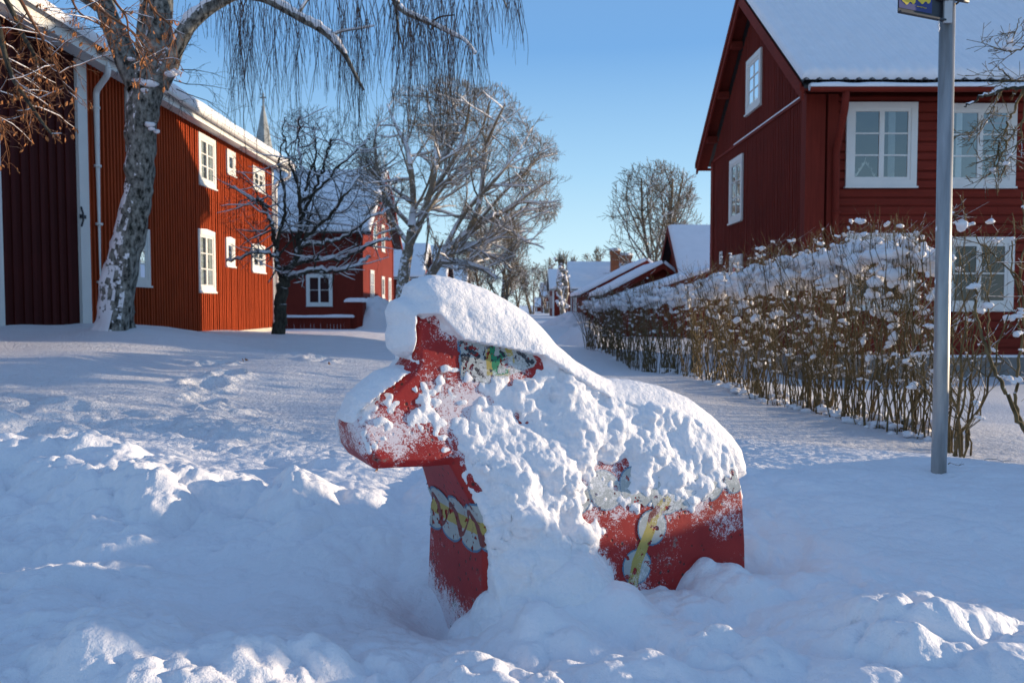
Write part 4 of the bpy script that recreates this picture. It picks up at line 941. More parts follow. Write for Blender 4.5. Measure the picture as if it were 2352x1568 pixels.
def shed(label, y0, y1, xl, zl, xp, zp, xr, zr, zb=-.6, th=.17):
    """gable end to the camera, long slope falling to the left"""
    e = empty('shed', ((xl + xr) / 2, (y0 + y1) / 2, zb)); tag(e, label, 'shed', None)
    mb = MB(); mb.prism([(xl + .3, y0, zb), (xl + .3, y0, zl + .05), (xp, y0, zp), (xr - .2, y0, zr + .02), (xr - .2, y0, zb)], (0, y1 - y0, 0)); mb.build('wall', M['red_v'], e)
    ya, yb = y0 - .4, y1 + .3
    mb = MB(); mb.prism([(xl, ya, zl), (xl, ya, zl + .09), (xp, ya, zp + .14), (xr, ya, zr + .09), (xr, ya, zr), (xp, ya, zp + .05)], (0, yb - ya, 0)); mb.build('roof', M['tile'], e)
    mb = MB()
    mb.prism([(xl, ya - .03, zl - .12), (xl, ya - .03, zl + .1), (xp, ya - .03, zp + .15), (xp, ya - .03, zp - .1)], (0, -.04, 0)); mb.prism([(xr, ya - .03, zr - .12), (xr, ya - .03, zr + .1), (xp, ya - .031, zp + .15), (xp, ya - .031, zp - .1)], (0, -.04, 0)); mb.build('bargeboard', M['red_h'], e)
    roof_snow(e, (xl - .05, yb, zl + .1), (xl - .05, ya - .05, zl + .1), (xp, ya - .05, zp + .15), (xp, yb, zp + .15), th, 20, 20, 0, .3, 5, edge=.16)
    roof_snow(e, (xr + .05, ya - .05, zr + .1), (xr + .05, yb, zr + .1), (xp, yb, zp + .15), (xp, ya - .05, zp + .15), th, 20, 20, 0, .3, 6, edge=.16)
shed('red shed with a long snowy roof, the farther of the two by the brick chimneys', 41, 47, 3.5, 1.30, 6.85, 3.0, 7.6, 2.4)
shed('red shed with a long snowy roof, the nearer of the two by the brick chimneys', 35, 40, 3.95, 1.22, 6.55, 2.55, 7.15, 2.1)
shed('low red shed mostly hidden behind the far half of the hedge', 28.5, 32, 3.6, .85, 7.3, 2.05, 9.0, 1.5)
# ---- church spire, fence, bin ----------------------------------------------------
ch_ = empty('church', (-36, 115, 0)); tag(ch_, 'slim white church spire with a cross rising over the long red house', 'church')
p = at(604, 214, 115); zt = p[2]; xc = p[0]
def oct_(z, r): return [(xc + r * math.cos(a), 115 + r * math.sin(a), z) for a in np.arange(8) * math.pi / 4 + math.pi / 8]
mb = MB(); rings = [oct_(z, r) for z, r in ((zt - 9.5, 1.55), (zt - 5.5, .85), (zt - 2.6, .30), (zt - 1.9, .14))]
for r_ in rings: mb.v += r_
for k in range(3):
    for i in range(8): mb.f.append((k*8+i, k*8+(i+1) % 8, k*8+8+(i+1) % 8, k*8+8+i)); mb.m.append(0)
mb.n = 32; M['copper'] = mat_flat('pale_spire_copper', (.30, .30, .28), .6, .25, 1.5, .2)
mb.build('spire', M['copper'], ch_)
mb = MB(); mb.box((xc - 2, 113, -1), (xc + 2, 117, zt - 9.4)); mb.build('tower', M['white'], ch_)
mb = MB(); mb.box((xc - .1, 114.9, zt - 2), (xc + .1, 115.1, zt)); mb.box((xc - .45, 114.92, zt - .75), (xc + .45, 115.08, zt - .55)); mb.tube([(xc, 115, zt - 2.3), (xc, 115, zt - 2.0), (xc, 115, zt - 1.75)], [.1, .3, .1], 8); mb.build('cross', M['copper'], ch_)
fe = empty('fence', (-7, 30, 0)); tag(fe, 'low red board fence capped with snow between the two left houses', 'fence')
battens(fe, (-8.7, 30, 0), (1, 0, 0), (0, -1, 0), 2.7, lambda s: -.2, lambda s: .38, .125, .115, .025, M['red_v'], 'boards')
mb = MB(); mb.box((-8.7, 29.93, .38), (-6.0, 30.08, .42)); mb.build('rail', M['red_h'], fe)
roof_snow(fe, (-8.75, 29.88, .42), (-5.95, 29.88, .42), (-5.95, 30.12, .43), (-8.75, 30.12, .43), .09, 30, 6, 0, .2, 3, edge=.07)
bn = empty('storage_box', (-6.0, 31, 0)); tag(bn, 'red wooden box with rounded snow cap beside the ploughed snow bank', 'wooden box')
xa, xb = at(796, 700, 30.5)[0], at(836, 700, 30.5)[0]
mb = MB(); mb.prism([(xa + .05, 30.3, -.1), (xb - .03, 30.3, -.1), (xb, 30.3, 1.0), (xa, 30.3, 1.0)], (0, .7, 0)); mb.build('body', M['red_v'], bn)
roof_snow(bn, (xa - .05, 30.22, 1.0), (xb + .05, 30.22, 1.0), (xb + .05, 31.1, 1.02), (xa - .05, 31.1, 1.02), .17, 14, 14, 0, .2, 3, edge=.2)
# ------------------------------------------------------------------ trees and shrubs
M['bark_birch'] = mat_bark('birch_bark', (.022, .02, .016), (.30, .285, .25), .95, 13, .42, side=-.62, zs=.6, bsc=16)
M['bark_twig'] = mat_bark('birch_twigs', (.012, .009, .010), (.03, .02, .02), 0)
M['bark_dark'] = mat_bark('dark_bark', (.03, .026, .02), (.09, .08, .06), .9, 9, .55)
M['bark_pale'] = mat_bark('pale_bark', (.15, .12, .085), (.36, .30, .22), .95, 5, .05)
M['bark_far'] = mat_bark('far_tree_bark', (.10, .078, .05), (.24, .19, .13), .85, 5, .30)
M['stem'] = mat_bark('hedge_stem', (.065, .045, .02), (.22, .155, .075), .8, 30, .5)
M['twig'] = mat_bark('red_brown_twig', (.12, .05, .03), (.24, .11, .05), .12, 40, .6)
M['seed'] = mat_flat('dry_seed_leaf', (.34, .13, .04), .8, .35, 40, .2)
M['snow_clump'] = mat_snow('snow_clump', fine=False)
class Tree:
    def __init__(s, seed): s.r = random.Random(seed); s.w = Acc(); s.tw = Acc(); s.sn = Acc(); s.lines = []
    def limb(s, P, R, k, snow=0):
        P = np.asarray(P, float); R = np.broadcast_to(np.asarray(R, float), (len(P),)); (s.w if R[0] > .02 else s.tw).tube(P, R, k)
        if snow > 0:
            T = np.gradient(P, axis=0); T /= np.linalg.norm(T, axis=1, keepdims=True) + 1e-9; hz_ = 1 - np.abs(T[:, 2])
            i = 0; n = len(P)
            while i < n - 1:
                j = i
                while j < n and hz_[j] > .32: j += 1
                if j - i >= 2:
                    q = P[i:j] + np.array([0, 0, 1.0]) * (R[i:j] * .75 + snow * .4)[:, None]; rr = (R[i:j] * .75 + snow * .75) * np.clip(hz_[i:j] * 1.4, .4, 1); rr = rr * np.array([s.r.uniform(.75, 1.2) for _ in range(j - i)]); rr[0] *= .4; rr[-1] *= .4
                    s.sn.tube(q, rr, 5)
                i = max(j, i + 1)
    def grow(s, p, d, L, r, lvl, prm):
        """recursive branch; prm: dict"""
        rd = s.r; seg = prm['seg'][min(lvl, len(prm['seg']) - 1)]; n = max(3, int(L / seg)); P = [np.array(p, float)]; d = np.array(d, float); d /= np.linalg.norm(d)
        ds = []
        for i in range(n):
            w_ = prm['wig'][min(lvl, len(prm['wig']) - 1)]
            d = d + np.array([rd.gauss(0, w_), rd.gauss(0, w_), rd.gauss(0, w_) + prm['up'][min(lvl, len(prm['up']) - 1)]]); d /= np.linalg.norm(d)
            q = P[-1] + d * L / n
            if 'env' in prm and not prm['env'](q) and i > 1: break
            P.append(q); ds.append(d.copy())
        if len(P) < 3: return
        P = np.array(P); m = len(P); R = r * (1 - .72 * np.linspace(0, 1, m)); R = np.maximum(R, prm.get('rmin', .003))
        k = 7 if r > .1 else 5 if r > .025 else 3
        s.limb(P, R, k, prm.get('snow', 0) * (1 if r > prm.get('snowmin', .006) else 0))
        if lvl >= prm['levels']: return
        nc = prm['n'][min(lvl, len(prm['n']) - 1)]; nc = max(1, int(nc * (m - 1) / n * rd.uniform(.75, 1.25) + .5))
        for c in range(nc):
            f = (c + rd.uniform(.1, .9)) / nc; f = prm.get('bare', .2) + (1 - prm.get('bare', .2)) * f; i = min(m - 2, int(f * (m - 1))); dd = ds[min(i, len(ds) - 1)]
            a = rd.uniform(0, 2 * math.pi); ref = np.cross(dd, [0.3, .2, 1.0]); ref /= np.linalg.norm(ref) + 1e-9; ref2 = np.cross(dd, ref)
            sp = math.radians(rd.uniform(*prm.get('ang', (28, 62)))); nd = dd * math.cos(sp) + (ref * math.cos(a) + ref2 * math.sin(a)) * math.sin(sp)
            if prm.get('flat'): nd[1] *= prm['flat']
            s.grow(P[i], nd, L * (1 - .45 * f) * rd.uniform(*prm.get('lr', (.5, .75))), R[i] * rd.uniform(.45, .62), lvl + 1, prm)
    def done(s, name, label, bark, twig, loc, cat='tree', group=None, snowmat=None):
        e = empty(name, loc); tag(e, label, cat, group)
        s.w.build('trunk', bark, e); s.tw.build('crown', twig, e); s.sn.build('branch_snow', snowmat or M['snow_clump'], e); return e
def pxline(pts, Y, dY=0, n=6):
    """smooth limb through photo points; each (px, py, radius in px[, depth offset])"""
    P = []; R = []
    for i, q in enumerate(pts):
        y = Y + (q[3] if len(q) > 3 else 0) + dY * i; P.append(at(q[0], q[1], y)); R.append(q[2] * y / F)
    P = np.array(P); R = np.array(R); m = len(P); out = []; ro = []
    for i in range(m - 1):
        p0, p1, p2, p3 = P[max(i-1, 0)], P[i], P[i+1], P[min(i+2, m-1)]
        for t in np.linspace(0, 1, n, endpoint=False):
            out.append(.5 * ((2*p1) + (-p0+p2)*t + (2*p0-5*p1+4*p2-p3)*t*t + (-p0+3*p1-3*p2+p3)*t**3)); ro.append(R[i] + (R[i+1]-R[i]) * t)
    out.append(P[-1]); ro.append(R[-1]); return np.array(out), np.array(ro)

# ---- weeping birch in front of the left house ------------------------------------
BY = 11.0; t = Tree(21); burr = []
P, R = pxline([(258, 800, 62), (262, 755, 50), (272, 690, 45), (283, 600, 43), (300, 520, 40), (318, 450, 36), (322, 400, 37), (322, 330, 38), (328, 260, 38), (338, 200, 42), (345, 160, 45)], BY, n=7)
V, Q = tube(P, R, 26)
ctr = np.repeat(P, 26, axis=0); dv = V - ctr; L_ = np.linalg.norm(dv, axis=1, keepdims=True) + 1e-9
nn = .20 * np.abs(vnoise(V[:, 0] * 6, V[:, 1] * 6, V[:, 2] * 2.2)) + .17 * np.abs(vnoise(V[:, 0] * 11, V[:, 1] * 11, V[:, 2] * 4)) + .10 * vnoise(V[:, 0] * 17, V[:, 1] * 17, V[:, 2] * 5) + .10 * vnoise(V[:, 0] * 3, V[:, 1] * 3, V[:, 2] * 3)
root = np.exp(-(V[:, 2] - .4).clip(0) / .22) * .35 * (vnoise(np.arctan2(dv[:, 1], dv[:, 0]) * 1.2, V[:, 2] * 0) * .8 + .4)
V = ctr + dv * (.70 + nn + root)[:, None]; t.w.add(V, Q)
# burl knots
for (px, py, r_) in ((352, 455, 16), (345, 292, 17), (300, 345, 14)):
    c = at(px, py, BY - .12); V, Tq = blob(None or random, 2) if False else blob(np.random.default_rng(px), 2); V = V * r_ * BY / F + c; t.w.add(V, np.concatenate([Tq, Tq[:, :1]], 1)[:, [0, 1, 2, 2]] if False else np.stack([Tq[:, 0], Tq[:, 1], Tq[:, 2], Tq[:, 2]], 1)) if False else None
limbs = {}
def L(name, pts, k=10, n=7, snow=0, dY=0):
    P, R = pxline(pts, BY, n=n, dY=dY); t.limb(P, R, k, 0)
    if snow: 
        T = np.gradient(P, axis=0); T /= np.linalg.norm(T, axis=1, keepdims=True); hz_ = 1 - np.abs(T[:, 2]); ok = hz_ > .15
        q = P + Z * (R * .72 + snow * .2)[:, None]; rr = (R * .62 + snow) * np.where(ok, 1, .05) * (.9 + .25 * vnoise(np.arange(len(P)) * .8, np.zeros(len(P)))); t.sn.tube(q, rr, 8)
    limbs[name] = (P, R); return P
L('a', [(322, 200, 30), (296, 150, 27), (272, 90, 25), (250, 40, 22), (232, -20, 19), (205, -90, 15), (180, -170, 9)], 12, snow=0)
L('b', [(335, 200, 26), (332, 140, 20), (331, 80, 17), (336, 20, 15), (342, -60, 13), (335, -180, 7)], 10)
L('c', [(350, 190, 32), (357, 130, 29), (366, 60, 27), (370, 0, 26), (372, -90, 20), (385, -200, 10)], 12)
L('d', [(360, 195, 26), (385, 150, 24), (402, 112, 19), (428, 66, 17), (465, 30, 15), (505, 5, 13), (545, -12, 12), (600, -5, 10), (640, 14, 9), (688, 42, 8), (733, 66, 8), (765, 92, 7), (793, 128, 5.5), (815, 170, 4), (836, 207, 2.5)], 9, snow=.028)
L('e', [(600, -5, 8), (660, -50, 8), (740, -60, 7), (830, -40, 6.5), (900, -5, 6), (925, 25, 5.5), (958, 42, 5), (990, 55, 4), (1030, 75, 3), (1068, 95, 2.2), (1092, 125, 1.5)], 7, snow=.02)
L('f', [(545, -12, 8), (620, -80, 7), (760, -130, 6), (950, -140, 5), (1080, -90, 4), (1140, -30, 3), (1165, 20, 2)], 6)
L('g', [(372, -60, 12), (430, -120, 9), (520, -140, 7), (600, -110, 5), (640, -60, 3)], 6)
L('h', [(733, 66, 5), (760, 80, 3), (790, 72, 2.5), (830, 66, 2), (860, 60, 1.5)], 5, snow=.012)
L('i', [(905, 0, 4), (912, 40, 3), (916, 75, 2.5), (925, 110, 1.5)], 5)
L('j', [(990, 55, 3), (1010, 40, 2), (1045, 35, 1.5)], 5)
L('k', [(250, 40, 8), (190, 0, 6), (120, -40, 4)], 6)
L('l', [(680, 40, 4), (700, 10, 3), (720, -20, 2.5)], 5, snow=.01)
rd = random.Random(5)
def strand(p, ln, r=.0026, sway=.05):
    n = max(4, int(ln / .16)); P = [np.array(p, float)]; a = rd.uniform(0, 6.28); dx, dy = math.cos(a) * .5, math.sin(a) * .5
    for i in range(n):
        dx = dx * .62 + rd.gauss(0, sway); dy = dy * .62 + rd.gauss(0, sway); P.append(P[-1] + np.array([dx, dy, -1]) * ln / n)
    P = np.array(P); t.tw.tube(P, np.linspace(r * 1.3, r * .75, len(P)), 3); return P
# curtains of hanging twigs: (px, length in px, density, spread)
CUR = [(470, 75, 6, 14), (492, 150, 12, 16), (512, 110, 8, 14), (540, 240, 14, 14), (556, 300, 26, 14), (580, 270, 18, 16), (605, 215, 16, 16), (632, 285, 16, 12), (660, 190, 14, 16), (690, 220, 14, 14), (715, 260, 12, 12), (745, 200, 12, 14), (775, 260, 16, 14), (800, 230, 14, 14), (822, 300, 22, 12),
       (850, 190, 14, 16), (880, 160, 12, 14), (905, 230, 12, 12), (925, 200, 16, 14), (950, 300, 28, 9), (968, 230, 16, 14), (1000, 200, 16, 14), (1015, 320, 16, 8), (1040, 260, 14, 12), (1062, 230, 16, 12), (1085, 240, 14, 12), (1100, 180, 12, 12), (1128, 118, 16, 9), (1160, 60, 10, 12), (1183, 110, 16, 10), (440, 40, 4, 14), (415, 60, 4, 12), (1178, 70, 8, 10)]
CUR2 = [('d', 8, 1.0), ('e', 8, 1.0)]
for (px, ln, dn, spd) in CUR:
    for k in range(int(dn * .85)):
        x = px + rd.gauss(0, spd * (.28 if k % 2 else .7)); y0 = rd.uniform(-60, 25); Yd = BY + rd.gauss(0, .9) + (-.5 if px > 1100 else 0)
        l_ = (ln - y0) * rd.uniform(.5, 1.2); p = at(x, y0, Yd); P = strand(p, l_ * Yd / F, rd.uniform(.0022, .0038), .085)
        if rd.random() < .7 and len(P) > 6:
            for _ in range(rd.randint(1, 3)):
                i = rd.randint(1, len(P) - 3); strand(P[i], (len(P) - i) * .16 * rd.uniform(.3, 1.1), .0022, .13)
for nm, n0, f0 in (('d', 62, .38), ('e', 66, .42), ('i', 14, .1), ('h', 16, .1), ('j', 10, .1), ('f', 20, .5)):
    P, R = limbs[nm]
    for k in range(n0):
        i = int(len(P) * rd.uniform(f0, .995)); py = None
        ln = rd.uniform(.25, 1.15) * (1.25 if nm in 'ef' else .8); S_ = strand(P[i] + np.array([0, rd.gauss(0, .12), 0]), ln, rd.uniform(.002, .0036), .08)
for (px, py, s_, fl) in ((350, 188, .16, .5), (322, 182, .12, .5), (392, 168, .13, .45), (338, 288, .11, .45), (352, 300, .07, .6), (330, 205, .10, .6), (296, 140, .08, .6)):
    for k in range(3):
        V, T_ = blob(np.random.default_rng(px + k), 2); c = at(px + rd.uniform(-8, 8), py + rd.uniform(-5, 5), BY - .17 + .08 * k); V = V * np.array([1.2, .9, fl]) * s_ * .6 + c; t.sn.add(V, np.stack([T_[:, 0], T_[:, 1], T_[:, 2], T_[:, 2]], 1)) if False else burr.append((V, T_))
# short twigs round the crown fork and small side branches
prm = dict(levels=2, seg=[.16, .1, .08], wig=[.16, .22, .25], up=[-.02, -.10, -.12], n=[5, 4, 3], rmin=.002, env=lambda q: q[2] > .2)
for (px, py, dx, dz, ln) in ((400, 185, 1, -.2, .9), (405, 205, 1, -.4, 1.0), (385, 215, .6, -.3, .7), (415, 160, 1, .2, .6), (398, 150, .8, .4, .7), (250, 60, -1, .1, .8), (262, 30, -1, .3, .9), (300, 140, -.5, .6, .6)):
    t.grow(at(px, py, BY - .1), (dx, rd.uniform(-.6, .3), dz), ln, .008, 0, prm)
_o = 0; _V = []; _T = []
for V, T_ in burr: _V.append(V); _T.append(T_ + _o); _o += len(V)
birch = t.done('birch_tree', 'leaning grey birch with drooping twigs in front of the long red house', M['bark_birch'], M['bark_twig'], (P[0][0], BY, .5))

fast('fork_snow', np.concatenate(_V), np.concatenate(_T), M['snow_clump'], birch)
# ---- small crooked tree beside the long red house --------------------------------
t = Tree(8); SY = 17.0; gzs = gz(at(640, 770, SY)[0], SY)
def env_s(q):
    px = (q[0] / q[1]) * F + CX; py = 700 - (q[2] - H) / q[1] * F
    e = ((px - 735) / (225 if px > 735 else 235)) ** 2 + ((py - 480) / (235 if py < 480 else 165)) ** 2
    return e < 1
prm = dict(levels=4, seg=[.30, .2, .13, .1, .08], wig=[.14, .16, .18, .2], up=[.02, .045, .04, .02], n=[5, 3, 3, 2], ang=(25, 65), rmin=.0028, snow=.010, snowmin=.007, lr=(.5, .8), env=env_s, bare=.15)
LS = [([(640, 785, 17), (642, 740, 15), (646, 690, 14), (652, 650, 14), (660, 620, 14)], 0),
      ([(655, 650, 10), (640, 610, 9), (634, 570, 8), (628, 530, 7), (610, 480, 6), (592, 455, 4)], 1),
      ([(660, 620, 12), (680, 590, 10), (688, 550, 8), (690, 500, 7), (688, 440, 6), (690, 380, 4.5), (684, 320, 3), (688, 270, 2)], 1),
      ([(664, 615, 10), (700, 600, 8), (750, 595, 6), (800, 590, 5), (850, 560, 4), (900, 548, 2.5)], 1),
      ([(660, 640, 9), (700, 625, 7), (760, 622, 6), (800, 615, 4), (850, 590, 3)], 1),
      ([(688, 560, 7), (720, 530, 6), (760, 490, 5), (800, 440, 4), (830, 390, 3)], 1),
      ([(690, 500, 6), (720, 440, 5), (745, 380, 4), (760, 320, 3)], 1), ([(690, 470, 5), (735, 430, 4), (795, 370, 3), (850, 320, 2)], 1), ([(688, 440, 4), (668, 380, 3), (650, 310, 2), (655, 270, 1.5)], 1), ([(700, 440, 4), (725, 350, 3), (720, 290, 2)], 1), ([(634, 570, 6), (650, 500, 5), (655, 440, 4), (640, 380, 3), (650, 320, 2)], 1),
      ([(688, 560, 7), (730, 560, 5), (790, 545, 4), (850, 500, 3), (895, 480, 2)], 1), ([(634, 590, 5), (600, 580, 4), (560, 590, 3), (520, 600, 2)], 1), ([(610, 480, 4), (570, 450, 3), (530, 430, 2)], 1)]
for j, (pts, kids) in enumerate(LS):
    pts = [q + ((0 if j == 0 else rd.uniform(-.25, .25) * i),) for i, q in enumerate(pts)]
    P, R = pxline(pts, SY, n=6); P[1:-1] += np.array([[rd.gauss(0, .02), 0, rd.gauss(0, .02)] for _ in range(len(P) - 2)]); R = R * (1 if j == 0 else .72); t.limb(P, R, 8 if j == 0 else 6, 0 if j == 0 else .024)
    if kids:
        for c in range(12):
            i = int(len(P) * (.12 + .87 * (c + rd.random()) / 12)); i = min(i, len(P) - 2); T_ = P[i + 1] - P[i]; T_ /= np.linalg.norm(T_)
            v = np.array([rd.gauss(0, 1), rd.gauss(0, .9), rd.gauss(.25, .9)]); v /= np.linalg.norm(v); t.grow(P[i], T_ * .5 + v, rd.uniform(.7, 1.7), R[i] * .5, 1, prm)
p0 = at(640, 770, SY)
t.done('crooked_tree', 'small dark crooked tree dusted with snow beside the corner of the long house', M['bark_dark'], M['bark_dark'], (p0[0], SY, gzs))

# ---- big pale tree behind the horse -----------------------------------------------
t = Tree(3); TY = 34.0
def env_b(q):
    px = (q[0] / q[1]) * F + CX; py = 700 - (q[2] - H) / q[1] * F
    e = ((px - 1030) / (255 if px > 1030 else 225)) ** 2 + ((py - 430) / (250 if py < 430 else 195)) ** 2
    return e < 1 + .12 * math.sin(px * .05) and q[2] > .6
prm = dict(levels=4, seg=[.6, .4, .3, .22, .18], wig=[.09, .12, .15, .18], up=[.03, .035, .03, .03], n=[5, 5, 4, 3], ang=(22, 50), rmin=.0065, snow=.024, snowmin=.018, lr=(.5, .8), env=env_b, bare=.15)
LB = [[(925, 775, 22), (924, 720, 18), (925, 660, 16), (930, 610, 14), (938, 570, 13)],
      [(938, 580, 11), (945, 520, 10), (950, 470, 8), (945, 400, 7), (935, 340, 6), (910, 290, 4), (890, 240, 2.5)],
      [(938, 570, 10), (965, 510, 9), (985, 450, 8), (1000, 390, 6), (1000, 320, 5), (985, 250, 3), (980, 210, 2)],
      [(960, 775, 16), (965, 700, 13), (985, 640, 12), (1010, 600, 11), (1040, 565, 10), (1075, 535, 9), (1120, 505, 7), (1170, 480, 6), (1215, 445, 4), (1255, 420, 2.5)],
      [(1075, 535, 8), (1100, 470, 7), (1110, 400, 6), (1115, 340, 4), (1140, 280, 3), (1160, 240, 2)],
      [(985, 450, 7), (1020, 400, 6), (1050, 350, 5), (1070, 290, 4), (1080, 230, 2)],
      [(1010, 600, 8), (1060, 605, 6), (1110, 620, 5), (1140, 640, 3)], [(1040, 565, 7), (1090, 570, 6), (1130, 590, 4), (1160, 600, 2.5)], [(1120, 505, 5), (1160, 520, 4), (1200, 550, 3), (1220, 560, 2)],
      [(945, 520, 7), (900, 470, 5), (880, 430, 4), (850, 390, 3)], [(1040, 565, 6), (1100, 560, 5), (1160, 500, 4), (1230, 480, 3)], [(1000, 390, 5), (1050, 300, 4), (1040, 230, 2)], [(965, 510, 7), (1010, 440, 5), (1060, 380, 4), (1105, 300, 3), (1125, 235, 2)], [(1010, 600, 7), (1060, 500, 6), (1140, 410, 4.5), (1195, 340, 3), (1225, 290, 2)], [(1075, 535, 5), (1150, 450, 4), (1210, 390, 3), (1245, 355, 2)], [(938, 560, 7), (900, 500, 5), (870, 400, 4), (860, 320, 2.5)]]
for j, pts in enumerate(LB):
    pts = [(q[0], q[1], q[2] * .95, (0 if j in (0, 3) else rd.uniform(-.5, .5) * i)) for i, q in enumerate(pts)]
    P, R = pxline(pts, TY, n=6); t.limb(P, R, 9 if j in (0, 3) else 7, 0 if j == 0 else .035)
    if j:
        for c in range(13):
            i = int(len(P) * (.2 + .79 * (c + rd.random()) / 13)); i = min(i, len(P) - 2); T_ = P[i + 1] - P[i]; T_ /= np.linalg.norm(T_)
            v = np.array([rd.gauss(0, 1), rd.gauss(0, .9), rd.gauss(.35, .8)]); v /= np.linalg.norm(v); t.grow(P[i], T_ * .7 + v, rd.uniform(1.5, 3.4), R[i] * .5, 1, prm)
t.done('big_tree', 'large spreading bare tree with sunlit pale limbs right behind the horse', M['bark_pale'], M['bark_far'], (at(930, 700, TY)[0], TY, 0))

# ---- distant trees -----------------------------------------------------------------
def far_tree(px, py_top, py_base, wpx, Y, seed, label, kind='bare_tree', trunk=.2, dense=1.0, group='bare trees at the far end of the street', bark='bark_far', rm=.02):
    t = Tree(seed); b = at(px, py_base, Y); b[2] = -.5; top = at(px, py_top, Y)[2]; hgt = top - b[2]; wd = wpx * Y / F / 2
    def env(q):
        f = (q[2] - b[2]) / hgt
        if f > 1: return False
        rad = wd * math.sqrt(max(0, 1 - ((f - .55) / .47) ** 2)) if f > .1 else .5
        return math.hypot(q[0] - b[0], q[1] - b[1]) < rad * 1.03 + .3 or f < .25
    prm = dict(levels=3 if dense < 1.2 else 4, seg=[hgt / 14, hgt / 18, hgt / 24, hgt / 30], wig=[.06, .13, .16, .18], up=[.03, .03, .03, .02], n=[int(8 * dense), 6, 5, 2], ang=(25, 55), rmin=rm * .8, env=env, lr=(.5, .8), bare=.2)
    for k in range(3):
        t.grow(b + np.array([k * .2 - .2, 0, 0]), (rd.uniform(-.22, .22), rd.uniform(-.2, .2), 1), hgt * 1.0, trunk * (1 if k == 0 else .7), 0, prm)
    return t.done(kind, label, M[bark], M[bark], tuple(b), group=group)
far_tree(1495, 368, 700, 215, 62, 57, 'broad bare tree rising over the roofs between the street and right house', trunk=.34, dense=2.1)
far_tree(1155, 495, 715, 120, 74, 32, 'bare frosted tree left of the street next to the big tree', trunk=.22, dense=1.5)
far_tree(1105, 540, 715, 90, 95, 33, 'smaller bare tree half hidden behind the big tree limbs', dense=1.4)
far_tree(1222, 598, 720, 50, 120, 34, 'thin pale tree in the gap at the street end', dense=1.2, rm=.03)
far_tree(1256, 590, 720, 46, 130, 35, 'slender bare tree just left of the pollarded tree', dense=1.2, rm=.03)
far_tree(1348, 580, 700, 40, 120, 36, 'small rounded tree behind the cottage with two chimneys', dense=1.2, rm=.03)
far_tree(1385, 565, 700, 60, 110, 37, 'low bare tree left of the brick chimneys', dense=1.3, rm=.03)
far_tree(1190, 600, 720, 44, 150, 38, 'faint bare tree at the farthest end of the left row', dense=1.2, rm=.035)
far_tree(1060, 560, 715, 80, 130, 39, 'hazy bare tree behind the far left cottages', dense=1.2, rm=.035)
far_tree(1540, 560, 700, 60, 90, 40, 'low snowy tree peeping over the shed roofs', dense=1.3)
# pollarded limes
def pollard(px, pyt, pyb, Y, seed, label):
    t = Tree(seed); b = at(px, pyb, Y); top = at(px, pyt, Y)[2]; r_ = random.Random(seed); h = top - b[2]
    for k in range(4):
        P = np.array([b + np.array([(k - 1.5) * .16 + .12 * math.sin(f * 7 + k), 0.1 * math.cos(f * 6 + k), h * f * (1 - .08 * k)]) + np.array([(1 - f) * .1 * (1.5 - k), 0, 0]) for f in np.linspace(0, 1, 16)]); t.w.tube(P, np.linspace(.16, .10, 16) * np.array([r_.uniform(.8, 1.35) for _ in range(16)]), 7)
        for i in range(5, 16, 2):
            V, T_ = blob(np.random.default_rng(seed * 31 + i + k), 1); c = P[i] + np.array([r_.uniform(-.35, .35), r_.uniform(-.2, .2), 0]); t.w.add(V * .17 + c, np.stack([T_[:, 0], T_[:, 1], T_[:, 2], T_[:, 2]], 1)[:, :4]) if False else None
            t.w.tube(np.array([P[i], (P[i] + c) / 2 + Z * .03, c]), [.09, .08, .13], 6); t.sn.tube(np.array([c + Z * .08, c + Z * .17, c + Z * .24]), [.14, .15, .03], 6)
    for k in range(70):
        a = r_.uniform(0, 6.28); q = b + np.array([r_.uniform(-.3, .3), 0, h * r_.uniform(.9, 1)]); d = np.array([math.cos(a) * r_.uniform(.1, .8), math.sin(a) * .5, 1]) * r_.uniform(.4, .9); t.tw.tube(np.array([q, q + d * .5, q + d]), [.02, .014, .01], 3)
    t.done('pollarded_tree', label, M['bark_pale'], M['bark_far'], tuple(b), group='pollarded trees by the far cottages')
pollard(1292, 598, 745, 55, 5, 'knobbly pollarded tree with snow caps right of the street')
pollard(1316, 600, 720, 95, 6, 'smaller pollarded tree whose brush top shows above the cottage ridge')

# ---- overhanging branch with dry seeds, upper left ----------------------------------
t = Tree(14); LYY = 5.2; seeds = Acc(); sr = random.Random(9)
def seedleaf(p, s=.03):
    d = np.array([sr.gauss(0, .5), sr.gauss(0, .5), -1]); d /= np.linalg.norm(d); w_ = np.cross(d, [sr.uniform(-1, 1), sr.uniform(-1, 1), .1]); w_ /= np.linalg.norm(w_) + 1e-9; n_ = np.cross(d, w_)
    pts = []
    for f, ww_ in ((0, .05), (.3, .2), (.65, .22), (1, .03)):
        for sd_ in (-1, 0, 1): pts.append(p + d * s * f + w_ * s * ww_ * sd_ + n_ * s * .12 * (abs(sd_) + math.sin(f * 3) * .7))
    V = np.array(pts); Q = np.array([(i*3+j, i*3+j+1, i*3+j+4, i*3+j+3) for i in range(3) for j in range(2)]); seeds.add(V, Q)
prm = dict(levels=2, seg=[.07, .05, .04], wig=[.16, .22, .24], up=[-.05, -.03, -.02], n=[4, 2, 2], ang=(25, 60), rmin=.0014, snow=.002, snowmin=.004, lr=(.45, .75), bare=.05)
